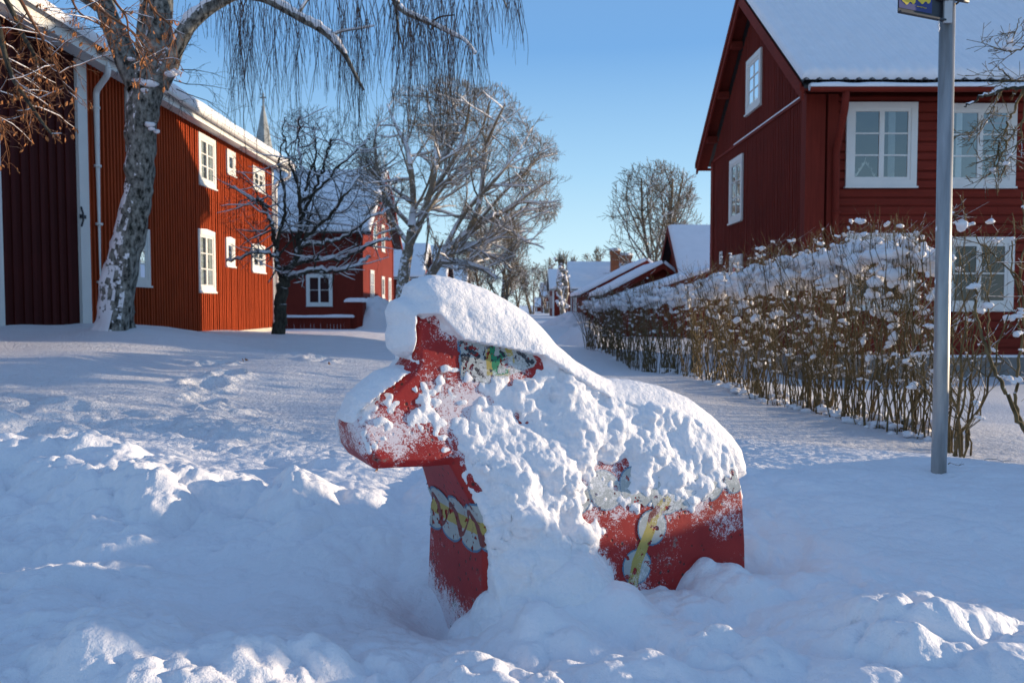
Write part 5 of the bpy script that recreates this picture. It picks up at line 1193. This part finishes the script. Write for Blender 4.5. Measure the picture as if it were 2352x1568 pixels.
LL = [[(-420, -260, 26), (-250, -180, 20), (-120, -90, 13), (-20, 20, 9), (10, 120, 7), (30, 180, 6), (62, 230, 5), (100, 285, 4), (125, 315, 2.5)], [(-20, -60, 9), (30, 30, 7), (55, 85, 6), (80, 130, 5), (92, 175, 4)],
      [(-10, 100, 6), (20, 160, 5), (60, 220, 4), (60, 280, 2.5)], [(30, -30, 6), (80, 60, 4), (110, 110, 3), (135, 170, 2), (158, 215, 1.5)], [(-30, 180, 5), (-5, 260, 3), (10, 300, 2)],
      [(120, -60, 6), (180, -20, 5), (240, 30, 4), (300, 70, 3), (335, 110, 2), (370, 150, 1.5)], [(240, -60, 5), (262, 0, 4), (290, 40, 3), (300, 90, 2), (345, 120, 1.5)], [(150, -50, 4), (175, 20, 3), (215, 50, 2), (262, 70, 1.5)], [(320, -60, 4), (350, 20, 3), (392, 60, 2), (398, 110, 1.2)]]
for j, pts in enumerate(LL):
    P, R = pxline(pts, LYY + (j % 3) * .25, n=6); t.limb(P, R * .8, 7, .0)
    n_ = 12 if j < 5 else 8
    for c in range(n_):
        i = min(len(P) - 2, int(len(P) * (.35 + .64 * (c + sr.random()) / n_) if j == 0 else len(P) * (.15 + .84 * (c + sr.random()) / n_))); T_ = P[i + 1] - P[i]; T_ /= np.linalg.norm(T_)
        v = np.array([sr.gauss(0, 1), sr.gauss(0, .6), sr.gauss(-.2, .7)]); v /= np.linalg.norm(v); t.grow(P[i], T_ * .6 + v, sr.uniform(.12, .38), .0045, 0, prm)
tips = [V for V in t.tw.V]
for V in tips:
    if sr.random() < .2:
        c = V[-3:].mean(0); pxx = c[0] / c[1] * F + CX
        if pxx > -60:
            for _ in range(sr.choice([1, 1, 2])): seedleaf(c + np.array([sr.gauss(0, .006)] * 3), sr.uniform(.024, .042))
# the trunk of this tree stands just outside the frame
P = np.array([at(-420, -260, LYY) + np.array([-.5, .1, -1.2]), at(-420, -260, LYY)]); tb = P[0] + np.array([-.3, 0, 0]); g0 = gz(tb[0], tb[1])
Pt = np.array([[tb[0], tb[1], g0 - .1], [tb[0] + .03, tb[1], g0 + .8], [tb[0] + .08, tb[1], P[0][2]], P[1], P[1] + np.array([.1, 0, 1.5]), P[1] + np.array([.3, .2, 3.0])]); t.w.tube(Pt, [.17, .14, .12, .10, .07, .03], 12)
e = t.done('linden_tree', 'overhanging linden branches with dry orange seed leaves in the upper left corner', M['bark_dark'], M['twig'], (tb[0], tb[1], g0))
seeds.build('seed_leaves', M['seed'], e)

# ---- hedge ---------------------------------------------------------------------------
hd = random.Random(77); BL = [blob(np.random.default_rng(i), 2) for i in range(8)]; BL1 = [blob(np.random.default_rng(i + 50), 1) for i in range(5)]
hs, hsn = Acc(), Acc(); tris = {'V': [], 'T': [], 'n': 0}
def put_blob(p, s, fl=.75, lo=False):
    """irregular snow clump: a few lumps run together"""
    k = hd.choice([1, 2, 3] if lo else [2, 3, 4]) if s > .011 else 1; a0 = hd.uniform(0, 6.28); p = np.array(p, float)
    for i in range(k):
        V, T_ = hd.choice(BL1 if lo or s < .02 else BL); a = hd.uniform(0, 6.28); c, sn_ = math.cos(a), math.sin(a); si = s * hd.uniform(.55, 1.0)
        V = V * np.array([hd.uniform(.7, 1.5), hd.uniform(.6, 1.1), fl * hd.uniform(.7, 1.1)]) @ np.array([[c, -sn_, 0], [sn_, c, 0], [0, 0, 1]]) * si + p
        tris['V'].append(V); tris['T'].append(T_ + tris['n']); tris['n'] += len(V)
        p = p + np.array([math.cos(a0) * s * hd.uniform(.5, 1.1), math.sin(a0) * s * hd.uniform(.5, 1.1), s * hd.uniform(-.7, .5)]); a0 += hd.gauss(0, .6)
def hedge_x(y): return np.interp(y, [5.5, 9.6, 20.5], [2.90, 2.66, 1.78])
def hedge_top(y): return np.interp(y, [5.5, 6.3, 8, 10, 13, 20.5], [1.28, 1.43, 1.38, 1.28, 1.16, 1.0])
def stem_plant(x, y, top, lo=False, r=.0065, sn=1.0, twigs=6, spread=.06):
    g = gz_tab(x, y); n = 9; P = [np.array([x, y, g - .05])]; lean = np.array([hd.gauss(0, spread), hd.gauss(0, spread)]); kx = hd.uniform(-1, 1) * .02
    for i in range(n):
        f = (i + 1) / n; P.append(np.array([x + lean[0] * f * 2.4 + hd.gauss(0, .014) + kx * math.sin(f * 5), y + lean[1] * f * 2.4 + hd.gauss(0, .014), g + (top - g) * f]))
    P = np.array(P); hs.tube(P, np.linspace(r * 1.3, r * .42, n + 1), 4 if lo else 5)
    for c in range(twigs):
        i = hd.randint(2, n); b = P[i]; a = hd.uniform(0, 6.28); L_ = hd.uniform(.10, .32); d = np.array([math.cos(a) * .6, math.sin(a) * .6, hd.uniform(.25, 1.1)]); m = 5; q = [b]
        for k in range(m): d = d + np.array([hd.gauss(0, .16), hd.gauss(0, .16), .08]); q.append(q[-1] + d / np.linalg.norm(d) * L_ / m)
        q = np.array(q)
        if q[-1][2] > top + .16: q[:, 2] -= (q[-1][2] - top - .16)*np.linspace(0, 1, len(q))
        hs.tube(q, np.linspace(r * .45, r * .2, m + 1), 3)
        if hd.random() < .10 * sn: put_blob(q[hd.randint(1, m)] + Z * .008, hd.uniform(.010, .028), hd.uniform(.6, 1.0), lo)
    return P
_gx = np.linspace(0, 8, 60); _gy = np.linspace(3, 24, 120); _GX, _GY = np.meshgrid(_gx, _gy, indexing='ij'); _GZ = ground_h(_GX, _GY)
def gz_tab(x, y): return float(_GZ[int(np.clip((x) / 8 * 59, 0, 59)), int(np.clip((y - 3) / 21 * 119, 0, 119))])
y = 5.75
while y < 20.5:
    lo = y > 10; x = hedge_x(y) + hd.uniform(.04, .30)
    for k in range(hd.choice([3, 4, 5])):
        top = hedge_top(y) + hd.gauss(0, .06)
        stem_plant(x + hd.gauss(0, .035), y + hd.gauss(0, .035), top, lo, r=hd.choice([.003, .0035, .0045, .006]) * (1 if y < 10 else 1.25), twigs=14 if y < 10 else 8, spread=.10)
    y += .056 if y < 8 else .08 if y < 11 else .12
# thin shoots standing clear of the top
for k in range(150):
    y = 5.6 + 14 * hd.random() ** 1.6; x = hedge_x(y) + hd.uniform(0, .55); q = np.array([x - .1, y + .2, hedge_top(y) - .25]); d = np.array([hd.gauss(0, .15), hd.gauss(0, .15), 1.0]) * hd.uniform(.3, .5)
    hs.tube(np.array([q, q + d * .35 + np.array([hd.gauss(0, .01), 0, 0]), q + d * .7, q + d]), [.004, .0035, .003, .002], 3)
# snow lying on top and caught among the twigs
y = 5.75
while y < 20.6:
    lo = y > 11; tp_ = hedge_top(y) + .03 * math.sin(y * 5) + .03 * math.sin(y * 11.3)
    if y > 6.0:
        for k in range(2):
            x = hedge_x(y) + hd.uniform(-.06, .42); s = hd.choice([.03, .045, .06, .085]) * (1.15 if y > 12 else 1); put_blob(np.array([x, y + hd.uniform(-.05, .05), tp_ + hd.uniform(-.20, -.02) - .04 * (s > .06)]), s, hd.uniform(.6, .95), lo)
    if y > 6.0 and hd.random() < .5: put_blob(np.array([hedge_x(y) + hd.uniform(.0, .3), y, tp_ - hd.uniform(.03, .14)]), hd.uniform(.035, .08), hd.uniform(.5, .8), lo)
    for k in range(hd.choice([1, 2, 2])):
        x = hedge_x(y) + hd.uniform(-.03, .36); q = hd.random() ** .55; z_ = gz_tab(x, y) + .2 + (tp_ - .2 - gz_tab(x, y)) * q
        s = hd.choice([.010, .014, .02, .03, .042]) * (.55 + .6 * q); put_blob(np.array([x, y + hd.uniform(-.05, .05), z_]), s, hd.uniform(.7, 1.4), lo)
    if hd.random() < .8: put_blob(np.array([hedge_x(y) + hd.uniform(.0, .5), y, gz_tab(hedge_x(y) + .2, y) + hd.uniform(-.02, .06)]), hd.uniform(.03, .07), .6, lo)
    y += .027 if y < 9 else .036 if y < 12 else .05
he = empty('hedge', (2.6, 9, 0)); tag(he, 'long leafless clipped hedge loaded with snow in front of the right house', 'hedge')
hs.build('stems', M['stem'], he)
fast('snow_clumps', np.concatenate(tris['V']), np.concatenate(tris['T']), M['snow_clump'], he)
# shrub right of the sign post
hs = Acc(); tris = {'V': [], 'T': [], 'n': 0}
for k in range(17):
    px = hd.gauss(2200, 15); Yk = hd.uniform(4.9, 5.6); p = at(px, 1000, Yk); stem_plant(p[0], Yk, hd.uniform(.6, 1.2), False, r=hd.uniform(.005, .008), twigs=10, spread=.05, sn=1.0)
se = empty('shrub', (at(2205, 1000, 5.2)[0], 5.2, 0)); tag(se, 'clump of upright bare stems right behind the metal post', 'shrub'); hs.build('stems', M['stem'], se); fast('snow_clumps', np.concatenate(tris['V']), np.concatenate(tris['T']), M['snow_clump'], se)
# open shrub at the right edge
t = Tree(4); tris = {'V': [], 'T': [], 'n': 0}
prm = dict(levels=2, seg=[.09, .06, .05], wig=[.12, .18, .2], up=[.03, .02, .0], n=[4, 2, 2], ang=(25, 60), rmin=.0016, snow=.003, snowmin=.004, lr=(.45, .75), bare=.1)
LR = [[(2395, 1040, 9), (2352, 985, 9), (2310, 900, 8), (2275, 830, 7), (2252, 760, 6), (2240, 690, 5), (2245, 640, 4), (2300, 590, 3), (2345, 540, 2)], [(2395, 1040, 8), (2340, 960, 7), (2335, 880, 6), (2345, 780, 5), (2340, 690, 4), (2325, 600, 3), (2330, 500, 2)],
      [(2395, 1040, 8), (2370, 900, 6), (2352, 760, 5), (2345, 640, 4), (2352, 520, 3), (2345, 440, 2)], [(2270, 820, 4), (2272, 760, 3.5), (2270, 700, 3), (2275, 620, 2), (2262, 560, 1.5)], [(2352, 650, 4), (2300, 600, 3), (2240, 545, 2.5), (2190, 500, 1.5), (2180, 490, 1)], [(2252, 760, 3), (2300, 820, 2.5), (2352, 870, 1.5)]]
for j, pts in enumerate(LR):
    P, R = pxline(pts, 4.6 + .15 * (j % 3), n=7); P[1:] += np.array([[hd.gauss(0, .006), 0, hd.gauss(0, .006)] for _ in range(len(P) - 1)]); t.limb(P, R * .55, 6, .0)
    for c in range(8):
        i = min(len(P) - 2, int(len(P) * (.3 + .69 * (c + hd.random()) / 9))); T_ = P[i + 1] - P[i]; T_ /= np.linalg.norm(T_); v = np.array([hd.gauss(0, 1), hd.gauss(0, .6), hd.gauss(.2, .8)]); v /= np.linalg.norm(v); (t.grow(P[i], T_ * .6 + v, hd.uniform(.10, .34), .004, 0, prm) if c % 2 else None)
        if hd.random() < .35: put_blob(P[i] + Z * .015, hd.uniform(.012, .035), .8)
e = t.done('shrub', 'open arching shrub with long bare stems at the right edge of the picture', M['stem'], M['stem'], (at(2395, 1040, 4.7)[0], 4.7, -.1), cat='shrub')
fast('snow_clumps', np.concatenate(tris['V']), np.concatenate(tris['T']), M['snow_clump'], e)
# tree outside the frame whose branches reach in, upper right
t = Tree(6); tris = {'V': [], 'T': [], 'n': 0}
LT = [[(2700, 200, 22), (2560, 190, 16), (2450, 185, 12), (2352, 200, 9), (2300, 208, 7), (2250, 225, 5), (2215, 245, 3)], [(2352, 200, 6), (2330, 250, 5), (2310, 300, 4), (2292, 340, 3), (2285, 400, 2), (2292, 450, 1.5)], [(2300, 208, 4), (2270, 270, 3), (2235, 310, 2.5), (2200, 318, 1.5)],
      [(2400, 90, 6), (2352, 110, 4), (2310, 118, 3), (2330, 80, 2), (2345, 40, 1.5)], [(2400, 210, 5), (2330, 300, 4), (2290, 380, 3), (2262, 410, 1.5)], [(2450, 120, 5), (2380, 160, 4), (2330, 180, 3), (2290, 150, 1.5)], [(2352, 200, 4), (2350, 300, 3), (2320, 360, 2), (2296, 420, 1.2)]]
for j, pts in enumerate(LT):
    P, R = pxline(pts, 4.4 + .12 * (j % 3), n=7); P[1:] += np.array([[hd.gauss(0, .005), 0, hd.gauss(0, .005)] for _ in range(len(P) - 1)]); t.limb(P, R * .55, 6, .002)
    for c in range(7):
        i = min(len(P) - 2, int(len(P) * (.25 + .74 * (c + hd.random()) / 10))); T_ = P[i + 1] - P[i]; T_ /= np.linalg.norm(T_); v = np.array([hd.gauss(0, 1), hd.gauss(0, .6), hd.gauss(-.1, .8)]); v /= np.linalg.norm(v); t.grow(P[i], T_ * .6 + v, hd.uniform(.10, .28), .0035, 0, prm)
        if hd.random() < .3: put_blob(P[i] + Z * .012, hd.uniform(.01, .028), .8)
q = at(2700, 200, 4.4); gg = gz(q[0] + .3, 4.4)
t.w.tube(np.array([[q[0] + .35, 4.4, gg - .1], [q[0] + .3, 4.4, gg + 1.2], q, q + np.array([-.1, .1, 1.6])]), [.10, .08, .06, .02], 10)
e = t.done('fruit_tree', 'thin crooked branches with bits of snow reaching in at the upper right', M['bark_dark'], M['stem'], (q[0] + .35, 4.4, gg))
fast('snow_clumps', np.concatenate(tris['V']), np.concatenate(tris['T']), M['snow_clump'], e)

# ---- spruces across the road behind the camera; they show as dark reflections in the window panes
M['needle'] = mat_flat('spruce_needles', (.025, .045, .022), .8, .4, 3, .4)
def spruce(h, seed):
    r_ = random.Random(seed); V = []; Q = []; n = 0; e = empty('spruce_tree', (0, 0, 0))
    V0, Q0 = tube([(0, 0, 0), (0, 0, h * .5), (0, 0, h)], [.16, .09, .02], 8); fast('trunk', V0, Q0, M['bark_dark'], e)
    acc = Acc()
    for i in range(150):
        f = (i / 150) ** .9; z = h * (.08 + .9 * f); L_ = (1 - f) * h * .26 * r_.uniform(.75, 1.15) + .12; a = r_.uniform(0, 6.28)
        m = 5; c = np.array([[math.cos(a) * L_ * k / m, math.sin(a) * L_ * k / m, z - L_ * .35 * (k / m) ** 1.4] for k in range(m + 1)]); s_ = np.array([-math.sin(a), math.cos(a), 0])
        wv = [.05, .3, .38, .32, .2, .02]
        P = np.concatenate([np.stack([c[k] - s_ * L_ * wv[k] - Z * .12, c[k], c[k] + s_ * L_ * wv[k] - Z * .12]) for k in range(m + 1)])
        acc.add(P, np.array([(k*3+j, k*3+j+1, k*3+j+4, k*3+j+3) for k in range(m) for j in range(2)]))
    acc.build('crown', M['needle'], e); return e
sp_r = random.Random(3)
for i in range(9):
    e = spruce(sp_r.uniform(6, 9), i); x_, y_ = 15 + i * 2.6, -17 - (i % 3) * 3.0; e.location = (x_, y_, gz(x_, y_) - .1); tag(e, 'dark spruce across the road behind the viewer, reflected in the window panes', 'tree', 'spruces across the road')
# ------------------------------------------------------------------ signpost
PY = 3.8; pb = at(2155, 1083, PY); px_, pz_ = pb[0], pb[2]
sp0 = empty('sign_post', (px_, PY, pz_)); tag(sp0, 'galvanised round metal post standing in the snow with a trail sign', 'signpost')
top = at(2178, -120, PY); mb = MB(); mb.tube([(px_, PY, pz_ - .3), (px_ + .003, PY, pz_ + .4), (top[0], PY, top[2])], .034, 28); mb.build('post', M['zinc'], sp0, True)
acc = Acc(); 
for i, (dz, s) in enumerate(((.9, .006), (1.15, .008), (.6, .005))): acc.tube(np.array([[px_ - .038, PY - .005, pz_ + dz], [px_ - .041, PY - .005, pz_ + dz + .012], [px_ - .038, PY - .005, pz_ + dz + .024]]), [.001, s * .6, .001], 6)
acc.build('frost', M['snow_clump'], sp0)
def flatcol(name, c, r=.45): return mat_flat(name, c, r, .06, 20, 0)
M['s_black'] = flatcol('sign_back_board', (.02, .022, .03)); M['s_blue'] = flatcol('sign_blue', (.02, .03, .17)); M['s_yel'] = flatcol('sign_yellow', (.72, .52, .03)); M['s_red'] = flatcol('sign_red', (.45, .02, .03)); M['s_org'] = flatcol('sign_orange', (.6, .16, .02)); M['s_wht'] = flatcol('sign_pale', (.6, .62, .75)); M['bracket'] = flatcol('bracket_plate', (.5, .5, .5), .5)
# sign plane: seen slightly from below, left edge farther off; local a: to the left, b: up
A0 = at(2165, 47, PY - .03); aL = at(2063, 28, PY - .14); ra = (aL - A0); LA = np.linalg.norm(ra[:2]); ra = np.array([ra[0], ra[1], 0]) / LA; na = np.cross(ra, Z); na = na if na[1] < 0 else -na
A0 = A0.copy(); sgn = empty('trail_sign', tuple(A0)); tag(sgn, 'blue and yellow trail sign with red arrow clamped to the metal post', 'sign')
ms = {'k': 0}
def spt(a, b, c): return A0 + ra * a + Z * b + na * c
def spoly(pts, c, mat, name, parent):
    mb = MB(); mb.prism([spt(a, b, c) for a, b in pts], na * .0006); return mb.build(name, mat, parent)
mb = MB(); mb.prism([spt(a, b, 0) for a, b in ((0, 0), (LA, 0), (LA, .40), (0, .40))], na * -.004); mb.prism([spt(a, b, 0) for a, b in ((-.0, -.008), (LA + .004, -.008), (LA + .004, .0), (0, .0))], na * .02); board = mb.build('board', M['s_black'], sgn)
k = LA / .225
spoly([(.058 * k, .018), (LA - .002, .018), (LA - .002, .395), (.058 * k, .395)], .0008, M['s_blue'], 'panel', board)
def rrect(x0, x1, y0, y1, wav=.008, n=10):
    pts = []; r_ = .018
    for cx, cy, a0 in ((x1 - r_, y1 - r_, 0), (x0 + r_, y1 - r_, 90), (x0 + r_, y0 + r_, 180), (x1 - r_, y0 + r_, 270)):
        if a0 == 270:
            for i in range(1, n): f = i / n; pts.append((x0 + r_ + (x1 - x0 - 2 * r_) * f, y0 + wav * math.sin(f * 6.28)))
        for t_ in np.linspace(a0, a0 + 90, 7): pts.append((cx + r_ * math.cos(math.radians(t_)), cy + r_ * math.sin(math.radians(t_))))
    return pts
ax0, ax1 = .066 * k, .134 * k; spoly(rrect(ax0, ax1, .060, .175), .0018, M['s_yel'], 'arrow_panel', board)
bx0, bx1 = .142 * k, .212 * k; spoly(rrect(bx0, bx1, .044, .175), .0018, M['s_yel'], 'picture_panel', board)
am = .118; spoly([(ax1 - .004, am), (ax1 - .030, am + .03), (ax1 - .030, am + .010), (ax0 + .006, am + .010), (ax0 + .006, am - .010), (ax1 - .030, am - .010), (ax1 - .030, am - .03)], .0028, M['s_red'], 'arrow', board)
# striding figure
for pts in ([(bx0 + .02, .09), (bx0 + .034, .125)], [(bx0 + .05, .088), (bx0 + .034, .125)], [(bx0 + .034, .125), (bx0 + .036, .155)], [(bx0 + .01, .088), (bx1 - .008, .088)]):
    (a_, b_), (c_, d_) = pts; l = math.hypot(c_ - a_, d_ - b_); nx_, ny_ = -(d_ - b_) / l * .0022, (c_ - a_) / l * .0022
    spoly([(a_ + nx_, b_ + ny_), (c_ + nx_, d_ + ny_), (c_ - nx_, d_ - ny_), (a_ - nx_, b_ - ny_)], .0028, M['s_wht'], 'figure', board)
def text(s, a, b, size, mat, name):
    cu = bpy.data.curves.new(name, 'FONT'); cu.body = s; cu.size = size; cu.extrude = .0003; cu.align_x = 'LEFT'; cu.materials.append(mat)
    tmp = bpy.data.objects.new(name, cu); COL.objects.link(tmp); bpy.context.view_layer.update(); me = bpy.data.meshes.new_from_object(tmp.evaluated_get(bpy.context.evaluated_depsgraph_get())); bpy.data.objects.remove(tmp)
    me.materials.clear(); me.materials.append(mat); o = bpy.data.objects.new(name, me); COL.objects.link(o); p_ = spt(a, b, .0028)
    mtx = Matrix(((-ra[0], 0, na[0], p_[0]), (-ra[1], 0, na[1], p_[1]), (0, 1, 0, p_[2]), (0, 0, 0, 1)))
    if np.dot(np.cross(-ra, Z), na) < 0: pass
    o.matrix_world = mtx; bpy.context.view_layer.update(); mw = o.matrix_world.copy(); o.parent = board; o.matrix_parent_inverse = board.matrix_world.inverted(); o.matrix_world = mw
    return o
text('Hälsans Stig', bx1 - .004, .072, .0125, M['s_org'], 'lettering'); text('hjärt-lung', bx1 - .02, .060, .008, M['s_black'], 'lettering')
text('www.hjart-lung.se', ax1 + .002, .036, .0085, M['s_yel'], 'lettering')
# clamp
mb = MB(); cz = at(2170, 8, PY)[2]; tx = np.interp(cz, [pz_, top[2]], [px_, top[0]])
ring = [(tx + .047 * math.cos(a), PY + .047 * math.sin(a), cz) for a in np.linspace(0, 2 * math.pi, 25)]; mb.tube(ring, .005, 6, cap=False); mb.tube([(tx + .02, PY - .045, cz), (tx + .085, PY - .02, cz)], .009, 8); mb.tube([(tx - .02, PY - .05, cz), (tx - .085, PY - .05, cz)], .006, 8); mb.build('clamp', M['iron'], sgn, True)
mb = MB(); mb.box((tx - .037, PY - .047, cz - .105), (tx - .0, PY - .036, cz + .2)); mb.build('bracket', M['bracket'], sgn)
acc = Acc(); p_ = spt(.035, -.008, .01); P = [p_ + np.array([sr.gauss(0, .003), 0, -.009 * i]) for i in range(7)]; acc.tube(np.array(P), [.001, .003, .004, .003, .004, .002, .0008], 6); acc.build('icicle', M['snow_clump'], sgn)
# a few dry leaves on the snow
for (px, py, Y) in ((563, 833, 9.3), (755, 833, 9.3), (556, 837, 9.2), (868, 1105, 3.9), (305, 1667 - 30, 9.0), (312, 830 + 838 - 830, 0)):
    if Y == 0 or py > 1400: continue
    g = at(px, py, Y); z = gz(g[0], g[1]); kk = Acc(); seeds = kk; seedleaf(np.array([0, 0, .02]), .06); o = kk.build('leaf', M['seed']); o.location = (g[0], g[1], z + .01); tag(o, 'dry brown leaf lying on the open snow', 'leaf', 'dry leaves fallen on the snow')

for k, (a_, b_, lab) in enumerate((((2178, 1049, 3.95), (2216, 1056, 3.85), 'thin bare twig lying on the snow just right of the metal post base'), ((2262, 992, 4.5), (2330, 1003, 4.4), 'thin bare twig lying on the snow near the right edge'), ((1000 + 60, 870, 8.5), (1000 + 84, 868, 8.6), 'small twig on the snow behind the horse head'))):
    p, q = at(*a_), at(*b_); P = np.array([p + (q - p) * f + np.array([0, .01 * math.sin(f * 9), 0]) for f in np.linspace(0, 1, 6)]); P[:, 2] = [gz(v[0], v[1]) + .008 + .012 * abs(math.sin(i)) for i, v in enumerate(P)]
    ac = Acc(); ac.tube(P, np.linspace(.003, .0012, 6), 4)
    for i in (2, 3, 4): d = np.array([.02, sr.uniform(-.02, .02), .012]); ac.tube(np.array([P[i], P[i] + d]), [.0018, .001], 3)
    c0 = P[0].copy()
    for v in ac.V: v -= c0
    o = ac.build('twig', M['stem']); o.location = tuple(c0); tag(o, lab, 'twig')
